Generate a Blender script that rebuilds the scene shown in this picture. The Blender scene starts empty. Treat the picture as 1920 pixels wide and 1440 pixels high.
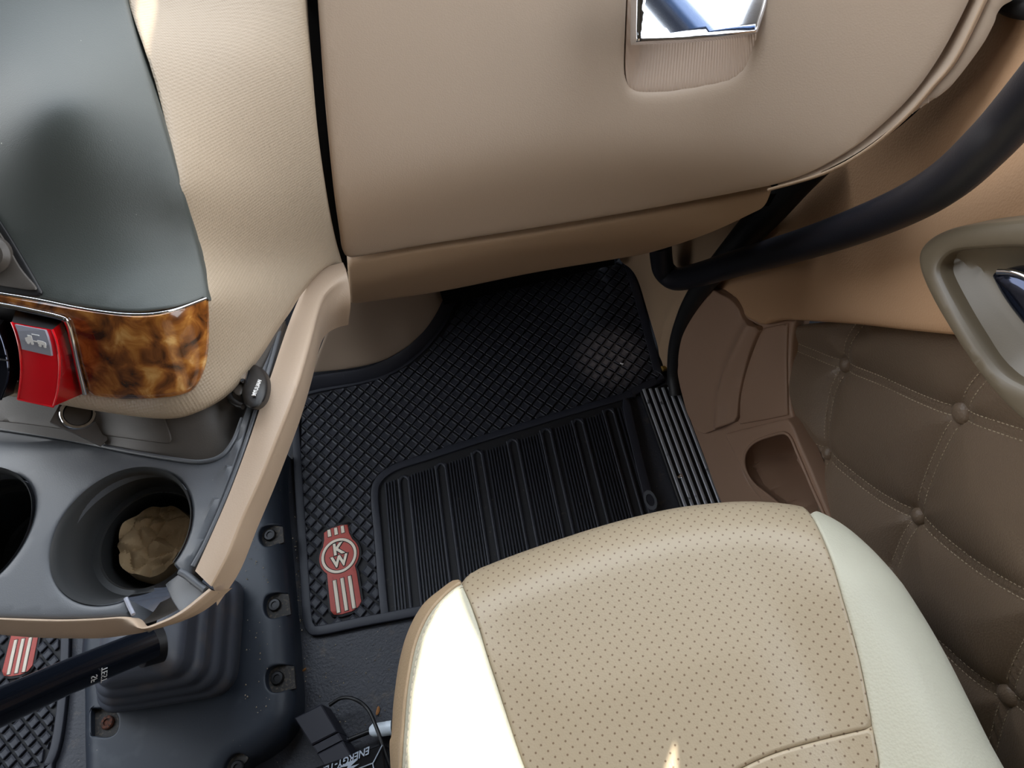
import bpy, math, random
import numpy as np
from mathutils import Vector, Matrix
from mathutils.geometry import delaunay_2d_cdt
random.seed(4)
SC = bpy.context.scene
COL = SC.collection
# ------------------------------------------------------------------ camera, world, light, exposure
C0 = np.array([0.0, 0.0, 1.15]); FPX = 1400.0
_d = np.array([208, 878, 1400.0]); _d /= np.linalg.norm(_d)
_f = np.array([-501, -2114, 1400.0]); _f -= _f.dot(_d) * _d; _f /= np.linalg.norm(_f)
MW = np.stack([np.cross(_f, -_d), _f, -_d])          # camera axes (x right, y down, z ahead) to cab axes (x right, y ahead, z up)
cam = bpy.data.cameras.new('camera'); co = bpy.data.objects.new('camera', cam); COL.objects.link(co)
cam.sensor_width = 36; cam.lens = 36 * FPX / 1920; cam.clip_start = 0.02
R = Matrix([[MW[i][0], -MW[i][1], -MW[i][2]] for i in range(3)])
co.matrix_world = Matrix.Translation(Vector(C0)) @ R.to_4x4()
SC.camera = co
SC.view_settings.view_transform = 'Standard'; SC.view_settings.look = 'None'
SC.view_settings.gamma = 1; SC.view_settings.use_curve_mapping = False
SC.view_settings.exposure = 0.0
SC.cycles.max_bounces = 8; SC.cycles.diffuse_bounces = 5
W = bpy.data.worlds.new('daylight'); SC.world = W; W.use_nodes = True
wn = W.node_tree; wn.nodes.clear()
wo = wn.nodes.new('ShaderNodeOutputWorld'); wb = wn.nodes.new('ShaderNodeBackground')
wt = wn.nodes.new('ShaderNodeTexCoord'); wsx = wn.nodes.new('ShaderNodeSeparateXYZ'); wr = wn.nodes.new('ShaderNodeValToRGB')
wn.links.new(wt.outputs['Generated'], wsx.inputs[0]); wn.links.new(wsx.outputs['Z'], wr.inputs[0])
wr.color_ramp.elements[0].position = 0.0; wr.color_ramp.elements[0].color = (0.42, 0.42, 0.36, 1)
wr.color_ramp.elements[1].position = 0.12; wr.color_ramp.elements[1].color = (1.0, 0.99, 0.97, 1)
e = wr.color_ramp.elements.new(0.9); e.color = (0.78, 0.88, 1.0, 1)
wn.links.new(wr.outputs[0], wb.inputs[0]); wn.links.new(wb.outputs[0], wo.inputs[0])
wb.inputs[1].default_value = 4.6
sun_d = bpy.data.lights.new('sun', 'SUN'); sun_d.energy = 8.0; sun_d.angle = 0.0045; sun_d.color = (1, 0.93, 0.8)
sun_o = bpy.data.objects.new('sun', sun_d); COL.objects.link(sun_o)
SUNDIR = Vector((-0.25, -0.10, 0.96)).normalized()      # from the cab towards the sun
sun_o.rotation_euler = SUNDIR.to_track_quat('Z', 'Y').to_euler()
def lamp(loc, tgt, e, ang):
    l = bpy.data.lights.new('mat_glow_spot', 'SPOT'); l.energy = e; l.spot_size = ang; l.spot_blend = 1.0; l.color = (1, .82, .72); l.shadow_soft_size = .01
    o = bpy.data.objects.new('mat_glow_spot', l); COL.objects.link(o); o.location = loc; o.rotation_euler = (Vector(tgt) - Vector(loc)).to_track_quat('-Z', 'Y').to_euler()
lamp((0.17, 0.86, 0.44), (0.185, 0.745, 0.0), 1.5, 0.34)  # added spot that makes the warm glow on the mat, not a cab fitting
def portal(name, loc, nrm, sx, sy):
    l = bpy.data.lights.new(name, 'AREA'); l.shape = 'RECTANGLE'; l.size = sx; l.size_y = sy
    l.cycles.is_portal = True
    o = bpy.data.objects.new(name, l); COL.objects.link(o); o.location = loc
    o.rotation_euler = Vector(nrm).to_track_quat('-Z', 'Z').to_euler()
portal('windshield_portal', (-0.7, 1.35, 1.25), (0, -1, -0.25), 2.3, 0.8)
portal('driver_window_portal', (-1.98, 0.5, 1.2), (1, 0, 0), 1.6, 0.75)
portal('passenger_window_portal', (0.6, 0.54, 1.2), (-1, 0, 0), 1.52, 0.75)
#portal('rear_window_portal', (-0.7, -1.28, 1.25), (0, 1, 0), 2.0, 0.7)

# ------------------------------------------------------------------ geometry toolkit
def rayv(px, py): return MW @ np.array([(px - 960) / FPX, (py - 720) / FPX, 1.0])
def onz(px, py, z): v = rayv(px, py); return C0 + v * (z - C0[2]) / v[2]
def ony(px, py, y): v = rayv(px, py); return C0 + v * y / v[1]
def onx(px, py, x): v = rayv(px, py); return C0 + v * x / v[0]
class Surf:
    def __init__(s, U, V, N, h): s.U, s.V, s.N, s.h = np.array(U, float), np.array(V, float), np.array(N, float), h
    def hit(s, px, py, off=0.0):
        v = rayv(px, py); ts = np.linspace(0.2, 2.6, 241)
        P = C0 + ts[:, None] * v
        f = P @ s.N - s.h(P @ s.U, P @ s.V) - off
        k = np.where((f[:-1] > 0) & (f[1:] <= 0))[0]
        if len(k) == 0:
            k = [int(np.argmin(np.abs(f)))]; a = b = ts[k[0]]
        else: a, b = ts[k[0]], ts[k[0] + 1]
        for _ in range(30):
            m = (a + b) / 2; p = C0 + m * v
            if p @ s.N - s.h(np.array([p @ s.U]), np.array([p @ s.V]))[0] - off > 0: a = m
            else: b = m
        p = C0 + a * v
        return p
    def uv(s, P): P = np.atleast_2d(P); return np.stack([P @ s.U, P @ s.V], 1)
    def pt(s, uv, off=0.0):
        uv = np.atleast_2d(uv); h = s.h(uv[:, 0], uv[:, 1]) + off
        return uv[:, :1] * s.U + uv[:, 1:] * s.V + h[:, None] * s.N
def frame(N, Uh=(1, 0, 0)):
    N = np.array(N, float); N /= np.linalg.norm(N); U = np.array(Uh, float); U -= U.dot(N) * N; U /= np.linalg.norm(U)
    return U, np.cross(N, U), N
def tps(pts, N, lam=0.0):
    U, V, N = frame(N); P = np.array(pts); u = P @ U; v = P @ V; w = P @ N; n = len(P)
    def k(r2): return 0.5 * r2 * np.log(r2 + 1e-12)
    K = k((u[:, None] - u) ** 2 + (v[:, None] - v) ** 2) + lam * np.eye(n)
    A = np.zeros((n + 3, n + 3)); A[:n, :n] = K; A[:n, n] = 1; A[:n, n + 1] = u; A[:n, n + 2] = v; A[n:, :n] = A[:n, n:].T
    c = np.linalg.solve(A, np.concatenate([w, np.zeros(3)]))
    def h(a, b):
        a = np.asarray(a, float); b = np.asarray(b, float)
        return k((a[:, None] - u) ** 2 + (b[:, None] - v) ** 2) @ c[:n] + c[n] + c[n + 1] * a + c[n + 2] * b
    return Surf(U, V, N, h)
def flat(z): return Surf((1, 0, 0), (0, 1, 0), (0, 0, 1), lambda a, b: np.full(np.shape(a), float(z)))
def catmull(P, n, closed=False):
    P = np.array(P, float)
    if len(P) < 3 and not closed:
        t = np.linspace(0, 1, n * (len(P) - 1) + 1)[:, None]; return P[0] * (1 - t) + P[-1] * t
    Q = np.vstack([P[-1:], P, P[:2]]) if closed else np.vstack([2 * P[:1] - P[1:2], P, 2 * P[-1:] - P[-2:-1]])
    out = []
    for i in range(1, len(Q) - 2):
        a, b, c, d = Q[i - 1:i + 3]
        for t in np.arange(n) / n:
            out.append(0.5 * (2 * b + (c - a) * t + (2 * a - 5 * b + 4 * c - d) * t * t + (3 * b - a - 3 * c + d) * t ** 3))
    if not closed: out.append(P[-1])
    return np.array(out)
def smooth_outline(pts, n=5):
    pts = [tuple(p) if len(p) == 3 else (p[0], p[1], 0) for p in pts]
    k = [i for i, p in enumerate(pts) if p[2]]
    if not k: return catmull([p[:2] for p in pts], n, True)
    pts = pts[k[0]:] + pts[:k[0]]; k = [i for i, p in enumerate(pts) if p[2]] + [len(pts)]; out = []
    for a, b in zip(k[:-1], k[1:]):
        seg = [p[:2] for p in (pts + pts[:1])[a:b + 1]]
        out += list(catmull(seg, n if len(seg) > 2 else 1)[:-1])
    return np.array(out)
def in_poly(P, poly):
    P = np.atleast_2d(P); x, y = P[:, 0], P[:, 1]; c = np.zeros(len(P), bool); Q = np.roll(poly, -1, 0)
    for (x0, y0), (x1, y1) in zip(poly, Q):
        if y0 == y1: continue
        c ^= ((y0 > y) != (y1 > y)) & (x < (x1 - x0) * (y - y0) / (y1 - y0) + x0)
    return c
def dist_seg(P, A, B):
    P = np.atleast_2d(P); best = np.full(len(P), 1e9)
    for a, b in zip(A, B):
        ab = b - a; L = ab @ ab + 1e-15; t = np.clip(((P - a) @ ab) / L, 0, 1)
        best = np.minimum(best, np.hypot(*(P - a - t[:, None] * ab).T))
    return best
def dist_poly(P, poly): return dist_seg(P, poly, np.roll(poly, -1, 0))
def even(poly, sp, closed=True):
    out = []; n = len(poly)
    for i in range(n if closed else n - 1):
        a, b = poly[i], poly[(i + 1) % n]; L = np.linalg.norm(b - a); m = max(1, int(math.ceil(L / sp)))
        out += [a + (b - a) * t / m for t in range(m)]
    if not closed: out.append(poly[-1])
    keep = [out[0]]
    for p in out[1:]:
        if np.linalg.norm(p - keep[-1]) > min(sp * 0.22, 0.0009): keep.append(p)
    if closed and len(keep) > 3 and np.linalg.norm(keep[-1] - keep[0]) < min(sp * 0.2, 0.0009): keep.pop()
    return np.array(keep)
WLOC = {}
def link(o, parent):
    COL.objects.link(o)
    if parent is not None:
        o.parent = parent; o.matrix_parent_inverse = Matrix.Translation(-Vector(WLOC[parent.name]))
def tagit(o, label=None, cat=None, group=None, kind=None):
    for k, v in (('label', label), ('category', cat), ('group', group), ('kind', kind)):
        if v: o[k] = v
    return o
def mesh(name, V, F, mat, parent=None, sharp=35, smooth=True):
    V = np.asarray(V, float); loc = np.zeros(3)
    if parent is None:
        loc = np.array([(V[:, 0].min() + V[:, 0].max()) / 2, (V[:, 1].min() + V[:, 1].max()) / 2, V[:, 2].min()])
    me = bpy.data.meshes.new(name); me.from_pydata([tuple(v) for v in (V - loc)], [], [tuple(int(i) for i in f) for f in F]); me.update()
    if smooth:
        me.shade_smooth(); me.set_sharp_from_angle(angle=math.radians(sharp))
    if mat is not None: me.materials.append(mat)
    o = bpy.data.objects.new(name, me); o.location = loc; link(o, parent); WLOC[o.name] = tuple(loc)
    return o
def thing(name, label, cat, loc, group=None, kind=None, parent=None):
    o = bpy.data.objects.new(name, None); o.empty_display_size = 0.05; o.location = loc; link(o, parent); WLOC[o.name] = tuple(loc)
    return tagit(o, label, cat, group, kind)
def panel(name, surf, outline, mat, parent=None, thick=0.012, bevel=0.003, sp=0.009, off=0.0, holes=(), disp=None, world=False, n=5, cap=False, rings=None, sharp=35):
    def prep(o):
        o = smooth_outline(o, n)
        if not world: o = surf.uv(np.array([surf.hit(x, y, off) for x, y in o]))
        return even(o, sp)
    B = prep(outline); H = [prep(h) for h in holes]; loops = [B] + H
    def dist(P): return np.min([dist_poly(P, l) for l in loops], axis=0)
    def inside(P):
        c = in_poly(P, B)
        for h in H: c &= ~in_poly(P, h)
        return c
    pts = []; edges = []
    for l in loops:
        s = len(pts); pts += [tuple(p) for p in l]; edges += [(s + i, s + (i + 1) % len(l)) for i in range(len(l))]
    nb = len(pts); cand = []
    fr = (0.12, 0.4, 1.0) if bevel > 0 else ()
    if bevel > 0.012: fr = (0.05, 0.15, 0.3, 0.5, 0.75, 1.0)
    if rings: fr = tuple(r_ / max(bevel, 1e-9) for r_ in rings) + fr
    for l in loops:
        t = np.roll(l, -1, 0) - np.roll(l, 1, 0); t /= (np.linalg.norm(t, axis=1)[:, None] + 1e-12); nn = np.stack([-t[:, 1], t[:, 0]], 1)
        for q in fr:
            for sg in (1, -1):
                P = l + nn * bevel * q * sg; ok = inside(P) & (dist(P) > 0.93 * bevel * q); cand += [tuple(p) for p in P[ok]]
    mn, mx = B.min(0), B.max(0); g = []
    yy = mn[1]; row = 0
    while yy < mx[1]:
        xs = np.arange(mn[0] + (row % 2) * sp / 2, mx[0], sp); g.append(np.stack([xs, np.full(len(xs), yy)], 1)); yy += sp * 0.87; row += 1
    if g:
        g = np.vstack(g); ok = inside(g); g = g[ok]
        if len(g): g = g[dist(g) > max((bevel,) + tuple(rings or ())) + sp * 0.35]; cand += [tuple(p) for p in g]
    pts += cand
    r = delaunay_2d_cdt([Vector(p) for p in pts], edges, [], 0, 1e-7)
    V2 = np.array([tuple(v) for v in r[0]]); T = [t for t in r[2] if len(t) == 3]; T = np.array(T)
    cen = V2[T].mean(1); T = T[inside(cen)]
    a, b, c = V2[T[:, 0]], V2[T[:, 1]], V2[T[:, 2]]
    ar = (b[:, 0] - a[:, 0]) * (c[:, 1] - a[:, 1]) - (b[:, 1] - a[:, 1]) * (c[:, 0] - a[:, 0])
    T = T[np.abs(ar) > 1e-12]; ar = ar[np.abs(ar) > 1e-12]; T[ar < 0] = T[ar < 0][:, ::-1]
    d = dist(V2); o2 = np.full(len(V2), off, float)
    if bevel > 0:
        q = np.clip(d / bevel, 0, 1); o2 -= bevel * (1 - np.sqrt(np.clip(1 - (1 - q) ** 2, 0, 1)))
    if disp is not None: o2 += disp(V2)
    P3 = surf.pt(V2, o2); F = [tuple(t) for t in T]
    # walls along every boundary edge
    cnt = {}
    for t in F:
        for i in range(3):
            e_ = (t[i], t[(i + 1) % 3]); cnt[e_] = 1
    be = [e_ for e_ in cnt if (e_[1], e_[0]) not in cnt]
    idx = {}; ext = []
    bt = min(thick, 10)
    for e_ in be:
        for v in e_:
            if v not in idx: idx[v] = len(P3) + len(ext); ext.append(P3[v] - surf.N * bt)
    for x, y in be: F.append((y, x, idx[x], idx[y]))
    V3 = np.vstack([P3, np.array(ext)]) if ext else P3
    if cap:
        s = len(V3); V3 = np.vstack([V3, P3 - surf.N * bt]); F += [(t[2] + s, t[1] + s, t[0] + s) for t in T]
    return mesh(name, V3, F, mat, parent, sharp)
def tube(name, P, r, mat, parent=None, n=12, sub=6, closed=False, flat_=1.0, up=(0, 0, 1), build=True):
    P = np.array(P, float)
    if sub > 1:
        rr = np.array(r, float) if np.ndim(r) else None
        if rr is not None: Q = catmull(np.hstack([P, rr[:, None]]), sub, closed); P, r = Q[:, :3], Q[:, 3]
        else: P = catmull(P, sub, closed)
    m = len(P); r = np.full(m, r) if not np.ndim(r) else np.asarray(r)
    T = np.roll(P, -1, 0) - np.roll(P, 1, 0) if closed else np.gradient(P, axis=0)
    T /= np.linalg.norm(T, axis=1)[:, None] + 1e-12
    V = []; F = []; up = np.array(up, float); prev = None
    for i in range(m):
        a = (up if prev is None else prev) - np.dot(up if prev is None else prev, T[i]) * T[i]
        if np.linalg.norm(a) < 1e-4: a = np.cross(T[i], (1, 0.3, 0.1))
        a /= np.linalg.norm(a); prev = a; b = np.cross(T[i], a)
        for j in range(n):
            t = 2 * math.pi * j / n; V.append(P[i] + r[i] * (math.cos(t) * a * flat_ + math.sin(t) * b))
    mm = m if closed else m - 1
    for i in range(mm):
        for j in range(n):
            A, B_ = i * n + j, i * n + (j + 1) % n; C_, D = ((i + 1) % m) * n + (j + 1) % n, ((i + 1) % m) * n + j
            F.append((A, B_, C_, D))
    if not closed: F.append(tuple(range(n - 1, -1, -1))); F.append(tuple((m - 1) * n + j for j in range(n)))
    if not build: return V, F
    return mesh(name, V, F, mat, parent, 50)
def loft(name, curves, mat, parent=None, nu=40, sub=4, sharp=40, closed_u=False):
    """surface through section curves; each is a list of 3D points"""
    R_ = []
    for c in curves:
        c = np.array(c, float); c = catmull(c, 8) if len(c) > 2 else c
        L = np.concatenate([[0], np.cumsum(np.linalg.norm(np.diff(c, axis=0), axis=1))]); t = np.linspace(0, L[-1], nu)
        R_.append(np.stack([np.interp(t, L, c[:, k]) for k in range(3)], 1))
    R_ = np.array(R_); G = np.array([catmull(R_[:, i], sub) for i in range(nu)])   # nu x nv x 3
    nv = G.shape[1]; V = G.reshape(-1, 3); F = []
    for i in range(nu - 1):
        for j in range(nv - 1): F.append((i * nv + j, i * nv + j + 1, (i + 1) * nv + j + 1, (i + 1) * nv + j))
    return mesh(name, V, F, mat, parent, sharp)
def lathe(name, prof, cen, axis, mat, parent=None, n=40, sharp=35, arc=(0, 2 * math.pi), build=True):
    U, V_, N = frame(axis, (1, 0.01, 0)); V = []; F = []; cen = np.array(cen); full = abs(arc[1] - arc[0] - 2 * math.pi) < 1e-6; k = n if full else n + 1
    for i in range(k):
        t = arc[0] + (arc[1] - arc[0]) * i / n
        for r, z in prof: V.append(cen + r * (math.cos(t) * U + math.sin(t) * V_) + z * N)
    m = len(prof)
    for i in range(n):
        for j in range(m - 1): F.append((i * m + j, ((i + 1) % k) * m + j, ((i + 1) % k) * m + j + 1, i * m + j + 1))
    if not build: return V, F
    return mesh(name, V, F, mat, parent, sharp)
def box_vf(cen, size, U=(1, 0, 0), V=(0, 1, 0), b=0.0):
    U = np.array(U, float); V = np.array(V, float); N = np.cross(U, V); s = np.array(size) / 2; cen = np.array(cen)
    vs = []
    if b <= 0:
        for z in (-1, 1):
            for x, y in ((-1, -1), (1, -1), (1, 1), (-1, 1)): vs.append(cen + U * s[0] * x + V * s[1] * y + N * s[2] * z)
        return vs, [(3, 2, 1, 0), (4, 5, 6, 7), (0, 1, 5, 4), (1, 2, 6, 5), (2, 3, 7, 6), (3, 0, 4, 7)]
    for x, y in ((-1, -1), (1, -1), (1, 1), (-1, 1)): vs.append(cen + U * s[0] * x + V * s[1] * y - N * s[2])
    for x, y in ((-1, -1), (1, -1), (1, 1), (-1, 1)): vs.append(cen + U * s[0] * x + V * s[1] * y + N * (s[2] - b))
    for x, y in ((-1, -1), (1, -1), (1, 1), (-1, 1)): vs.append(cen + U * (s[0] - b) * x + V * (s[1] - b) * y + N * s[2])
    F = [(3, 2, 1, 0), (8, 9, 10, 11)]
    for k in range(4): F += [(k, (k + 1) % 4, 4 + (k + 1) % 4, 4 + k), (4 + k, 4 + (k + 1) % 4, 8 + (k + 1) % 4, 8 + k)]
    return vs, F
def join(L):
    V = []; F = []
    for v, f in L: s = len(V); V += list(v); F += [tuple(i + s for i in q) for q in f]
    return V, F
def box(name, cen, size, mat, parent=None, U=(1, 0, 0), V=(0, 1, 0), b=0.002):
    v, f = box_vf(cen, size, U, V, b); return mesh(name, v, f, mat, parent, 30)
def prism_vf(poly, z0, z1, surf=None):
    n = len(poly); V = [(x, y, z0) for x, y in poly] + [(x, y, z1) for x, y in poly]
    F = [tuple(range(n, 2 * n))] + [(i, (i + 1) % n, n + (i + 1) % n, n + i) for i in range(n)]
    return V, F
def text(name, s, loc, U, V, size, mat, parent, ext=0.0004, shear=0.0, bold=0.0, align='CENTER', wide=1.0):
    cu = bpy.data.curves.new(name, 'FONT'); cu.body = s; cu.size = size; cu.extrude = ext; cu.shear = shear; cu.offset = bold
    cu.align_x = align; cu.align_y = 'CENTER'; cu.resolution_u = 3
    t = bpy.data.objects.new(name, cu); COL.objects.link(t); dg = bpy.context.evaluated_depsgraph_get(); dg.update()
    me = bpy.data.meshes.new_from_object(t.evaluated_get(dg)); bpy.data.objects.remove(t)
    U = np.array(U, float); U /= np.linalg.norm(U); V = np.array(V, float); V -= V.dot(U) * U; V /= np.linalg.norm(V); N = np.cross(U, V)
    vs = [np.array(loc) + v.co.x * wide * U + v.co.y * V + v.co.z * N for v in me.vertices]; fs = [tuple(p.vertices) for p in me.polygons]
    return mesh(name, vs, fs, mat, parent, 30, smooth=False)

# ------------------------------------------------------------------ materials
def srgb(c): return tuple(((x / 255 + 0.055) / 1.055) ** 2.4 if x > 10 else x / 255 / 12.92 for x in c) + (1,)
def newmat(name, col, rough=0.5, metal=0.0, spec=0.5, coat=0.0):
    m = bpy.data.materials.new(name); m.use_nodes = True; b = m.node_tree.nodes['Principled BSDF']
    b.inputs['Base Color'].default_value = srgb(col); b.inputs['Roughness'].default_value = rough; b.inputs['Metallic'].default_value = metal
    b.inputs['Specular IOR Level'].default_value = spec; b.inputs['Coat Weight'].default_value = coat; b.inputs['Coat Roughness'].default_value = 0.03
    return m
def nd(m, t, **k):
    n = m.node_tree.nodes.new(t)
    for a, v in k.items(): setattr(n, a, v)
    return n
def coords(m, rot=(0, 0, 0), sc=(1, 1, 1)):
    t = nd(m, 'ShaderNodeTexCoord'); mp = nd(m, 'ShaderNodeMapping'); mp.inputs['Rotation'].default_value = rot; mp.inputs['Scale'].default_value = sc
    m.node_tree.links.new(t.outputs['Object'], mp.inputs[0]); return mp.outputs[0]
def bump(m, kind='noise', scale=300, dist=0.0003, strength=0.6, rot=(0, 0, 0), rnd=1.0, sc=(1, 1, 1)):
    L = m.node_tree.links; b = m.node_tree.nodes['Principled BSDF']
    if kind == 'noise': t = nd(m, 'ShaderNodeTexNoise'); t.inputs['Scale'].default_value = scale; t.inputs['Detail'].default_value = 3; out = t.outputs[0]
    elif kind == 'wave': t = nd(m, 'ShaderNodeTexWave'); t.inputs['Scale'].default_value = scale; out = t.outputs['Fac']
    else: t = nd(m, 'ShaderNodeTexVoronoi'); t.inputs['Scale'].default_value = scale; t.inputs['Randomness'].default_value = rnd; out = t.outputs['Distance']
    L.new(coords(m, rot, sc), t.inputs['Vector'])
    bp = nd(m, 'ShaderNodeBump'); bp.inputs['Strength'].default_value = strength; bp.inputs['Distance'].default_value = dist
    prev = b.inputs['Normal'].links[0].from_socket if b.inputs['Normal'].links else None
    if prev: L.new(prev, bp.inputs['Normal'])
    L.new(out, bp.inputs['Height']); L.new(bp.outputs[0], b.inputs['Normal']); return m
def overlay(m, col, scale, lo, hi, amt=1.0, detail=4, kind='noise', sc=(1, 1, 1)):
    """mix a second colour over the base where a noise is high: dirt, dust, specks"""
    L = m.node_tree.links; b = m.node_tree.nodes['Principled BSDF']
    t = nd(m, 'ShaderNodeTexNoise' if kind == 'noise' else 'ShaderNodeTexVoronoi'); t.inputs['Scale'].default_value = scale
    if kind == 'noise': t.inputs['Detail'].default_value = detail
    L.new(coords(m, (0, 0, 0), sc), t.inputs['Vector'])
    r = nd(m, 'ShaderNodeMapRange'); r.inputs['From Min'].default_value = lo; r.inputs['From Max'].default_value = hi; r.inputs['To Max'].default_value = amt
    L.new(t.outputs[0], r.inputs[0]); mx = nd(m, 'ShaderNodeMix', data_type='RGBA')
    L.new(r.outputs[0], mx.inputs['Factor']); mx.inputs['B'].default_value = srgb(col)
    src = b.inputs['Base Color']
    if src.links: L.new(src.links[0].from_socket, mx.inputs['A'])
    else: mx.inputs['A'].default_value = src.default_value
    L.new(mx.outputs['Result'], src); return m
M = {}
M['beige'] = bump(newmat('beige_moulded_plastic', (184, 163, 143), 0.5, spec=0.4), 'voronoi', 650, 0.0002, 0.35)
M['weave'] = bump(newmat('beige_fine_weave_plastic', (166, 150, 130), 0.5, spec=0.4), 'voronoi', 420, 0.0006, 0.8, rot=(0.5, 0.1, 0.785), rnd=0.0)
M['ribbed'] = bump(newmat('beige_ribbed_plastic', (184, 160, 140), 0.5), 'wave', 130, 0.0004, 0.9, rot=(0, 0.7, 0.6))
M['tan'] = bump(newmat('tan_grained_door_skin', (186, 148, 114), 0.55, spec=0.35), 'voronoi', 420, 0.0004, 0.55)
M['tansmooth'] = bump(newmat('tan_plastic', (172, 145, 118), 0.5, spec=0.4), 'voronoi', 700, 0.0002, 0.3)
M['brown'] = bump(newmat('brown_plastic', (156, 126, 106), 0.5, spec=0.4), 'noise', 900, 0.0002, 0.4)
M['taupe'] = bump(newmat('taupe_plastic', (106, 95, 78), 0.38, spec=0.5), 'noise', 900, 0.00015, 0.3)
M['leather'] = bump(newmat('brown_leather', (122, 104, 87), 0.38, spec=0.55), 'voronoi', 520, 0.0005, 0.6)
M['thread'] = newmat('pale_thread', (190, 174, 150), 0.7)
M['thread2'] = newmat('cream_thread', (214, 204, 184), 0.7)
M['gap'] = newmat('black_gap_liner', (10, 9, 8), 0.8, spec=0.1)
M['greypanel'] = bump(newmat('slate_grey_coated_panel', (72, 77, 75), 0.46, spec=0.38), 'noise', 1100, 0.0003, 0.5)
M['greypanel'] = overlay(M['greypanel'], (215, 215, 205), 260, .765, .785, .9)
M['tray'] = overlay(bump(newmat('dark_slate_plastic', (88, 92, 98), 0.42, spec=0.55), 'noise', 1300, 0.0002, 0.5), (190, 180, 165), 420, 0.735, 0.76, 0.7)
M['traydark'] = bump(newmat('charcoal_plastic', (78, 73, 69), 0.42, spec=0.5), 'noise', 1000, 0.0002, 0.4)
M['cup'] = bump(newmat('cup_holder_plastic', (58, 60, 62), 0.38, spec=0.5), 'noise', 900, 0.0002, 0.3)
M['black'] = newmat('black_plastic', (18, 18, 21), 0.45)
M['blacktube'] = bump(newmat('black_soft_grip', (24, 24, 32), 0.42, spec=0.6), 'noise', 900, 0.0003, 0.6)
M['seal'] = newmat('black_rubber_seal', (20, 20, 22), 0.55)
M['rubber'] = overlay(bump(newmat('black_rubber', (46, 48, 57), 0.5, spec=0.45), 'noise', 500, 0.0003, 0.4), (120, 108, 95), 160, 0.70, 0.80, 0.6)
M['rubberbase'] = overlay(newmat('black_rubber_recess', (24, 24, 28), 0.65), (95, 86, 78), 120, 0.66, 0.76, 0.5)
M['matrim'] = newmat('rubber_mat_border', (44, 46, 56), 0.5)
M['floor'] = overlay(overlay(bump(newmat('dark_vinyl_floor', (52, 54, 62), 0.5, spec=0.5), 'noise', 260, 0.0012, 0.7), (110, 98, 82), 45, 0.60, 0.80, 0.5), (170, 155, 130), 330, 0.72, 0.75, 0.8)
M['plate'] = overlay(overlay(bump(newmat('dark_blue_grey_cover', (42, 49, 60), 0.46, spec=0.5), 'noise', 700, 0.0002, 0.4), (105, 110, 115), 18, 0.60, 0.85, 0.35), (180, 165, 145), 260, 0.745, 0.765, 0.8)
M['grime'] = overlay(newmat('grimy_recess', (46, 44, 43), 0.7), (120, 105, 88), 220, 0.52, 0.75, 0.7)
M['boot'] = overlay(bump(newmat('rubber_shift_boot', (74, 78, 88), 0.45, spec=0.5), 'noise', 240, 0.0003, 0.4), (128, 112, 98), 22, 0.55, 0.85, 0.5)
M['screw'] = newmat('dark_screw', (38, 38, 40), 0.4, metal=0.6)
M['rust'] = overlay(newmat('rusty_screw', (90, 46, 26), 0.8), (40, 22, 14), 300, 0.45, 0.6)
M['chrome'] = newmat('chrome', (225, 228, 235), 0.05, metal=1.0)
M['satin'] = overlay(newmat('satin_aluminium', (178, 182, 190), 0.34, metal=0.35), (30, 30, 34), 60, 0.62, 0.70, 0.8, sc=(1, 1, 1))
M['darkchrome'] = newmat('smoked_chrome', (60, 66, 84), 0.08, metal=0.9)
M['redlens'] = newmat('red_gloss_plastic', (232, 14, 34), 0.22, coat=0.5); M['reddark'] = newmat('dark_red_translucent_plastic', (165, 5, 12), 0.2, coat=0.5)
M['greyface'] = newmat('pale_grey_face_and_highlight', (150, 154, 168), 0.35); M['white'] = newmat('white_paint', (235, 235, 235), 0.5)
M['emred'] = overlay(newmat('emblem_red', (184, 80, 70), 0.55), (120, 42, 38), 140, 0.6, 0.8, 0.5); M['emcream'] = newmat('emblem_cream', (236, 224, 205), 0.55)
M['text_grey'] = newmat('moulded_grey_lettering', (98, 102, 110), 0.5)
M['paper'] = overlay(bump(newmat('crumpled_brown_paper', (214, 186, 146), 0.85), 'noise', 60, 0.003, 0.6), (140, 110, 72), 30, 0.5, 0.75, 0.6)
M['silver'] = newmat('silver_print', (190, 200, 215), 0.3, metal=0.4)
M['leaf'] = newmat('dry_leaf', (176, 120, 70), 0.8); M['crumb'] = newmat('pale_crumb', (205, 190, 165), 0.8)
M['whitecap'] = newmat('white_collar', (225, 235, 245), 0.3)
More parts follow.
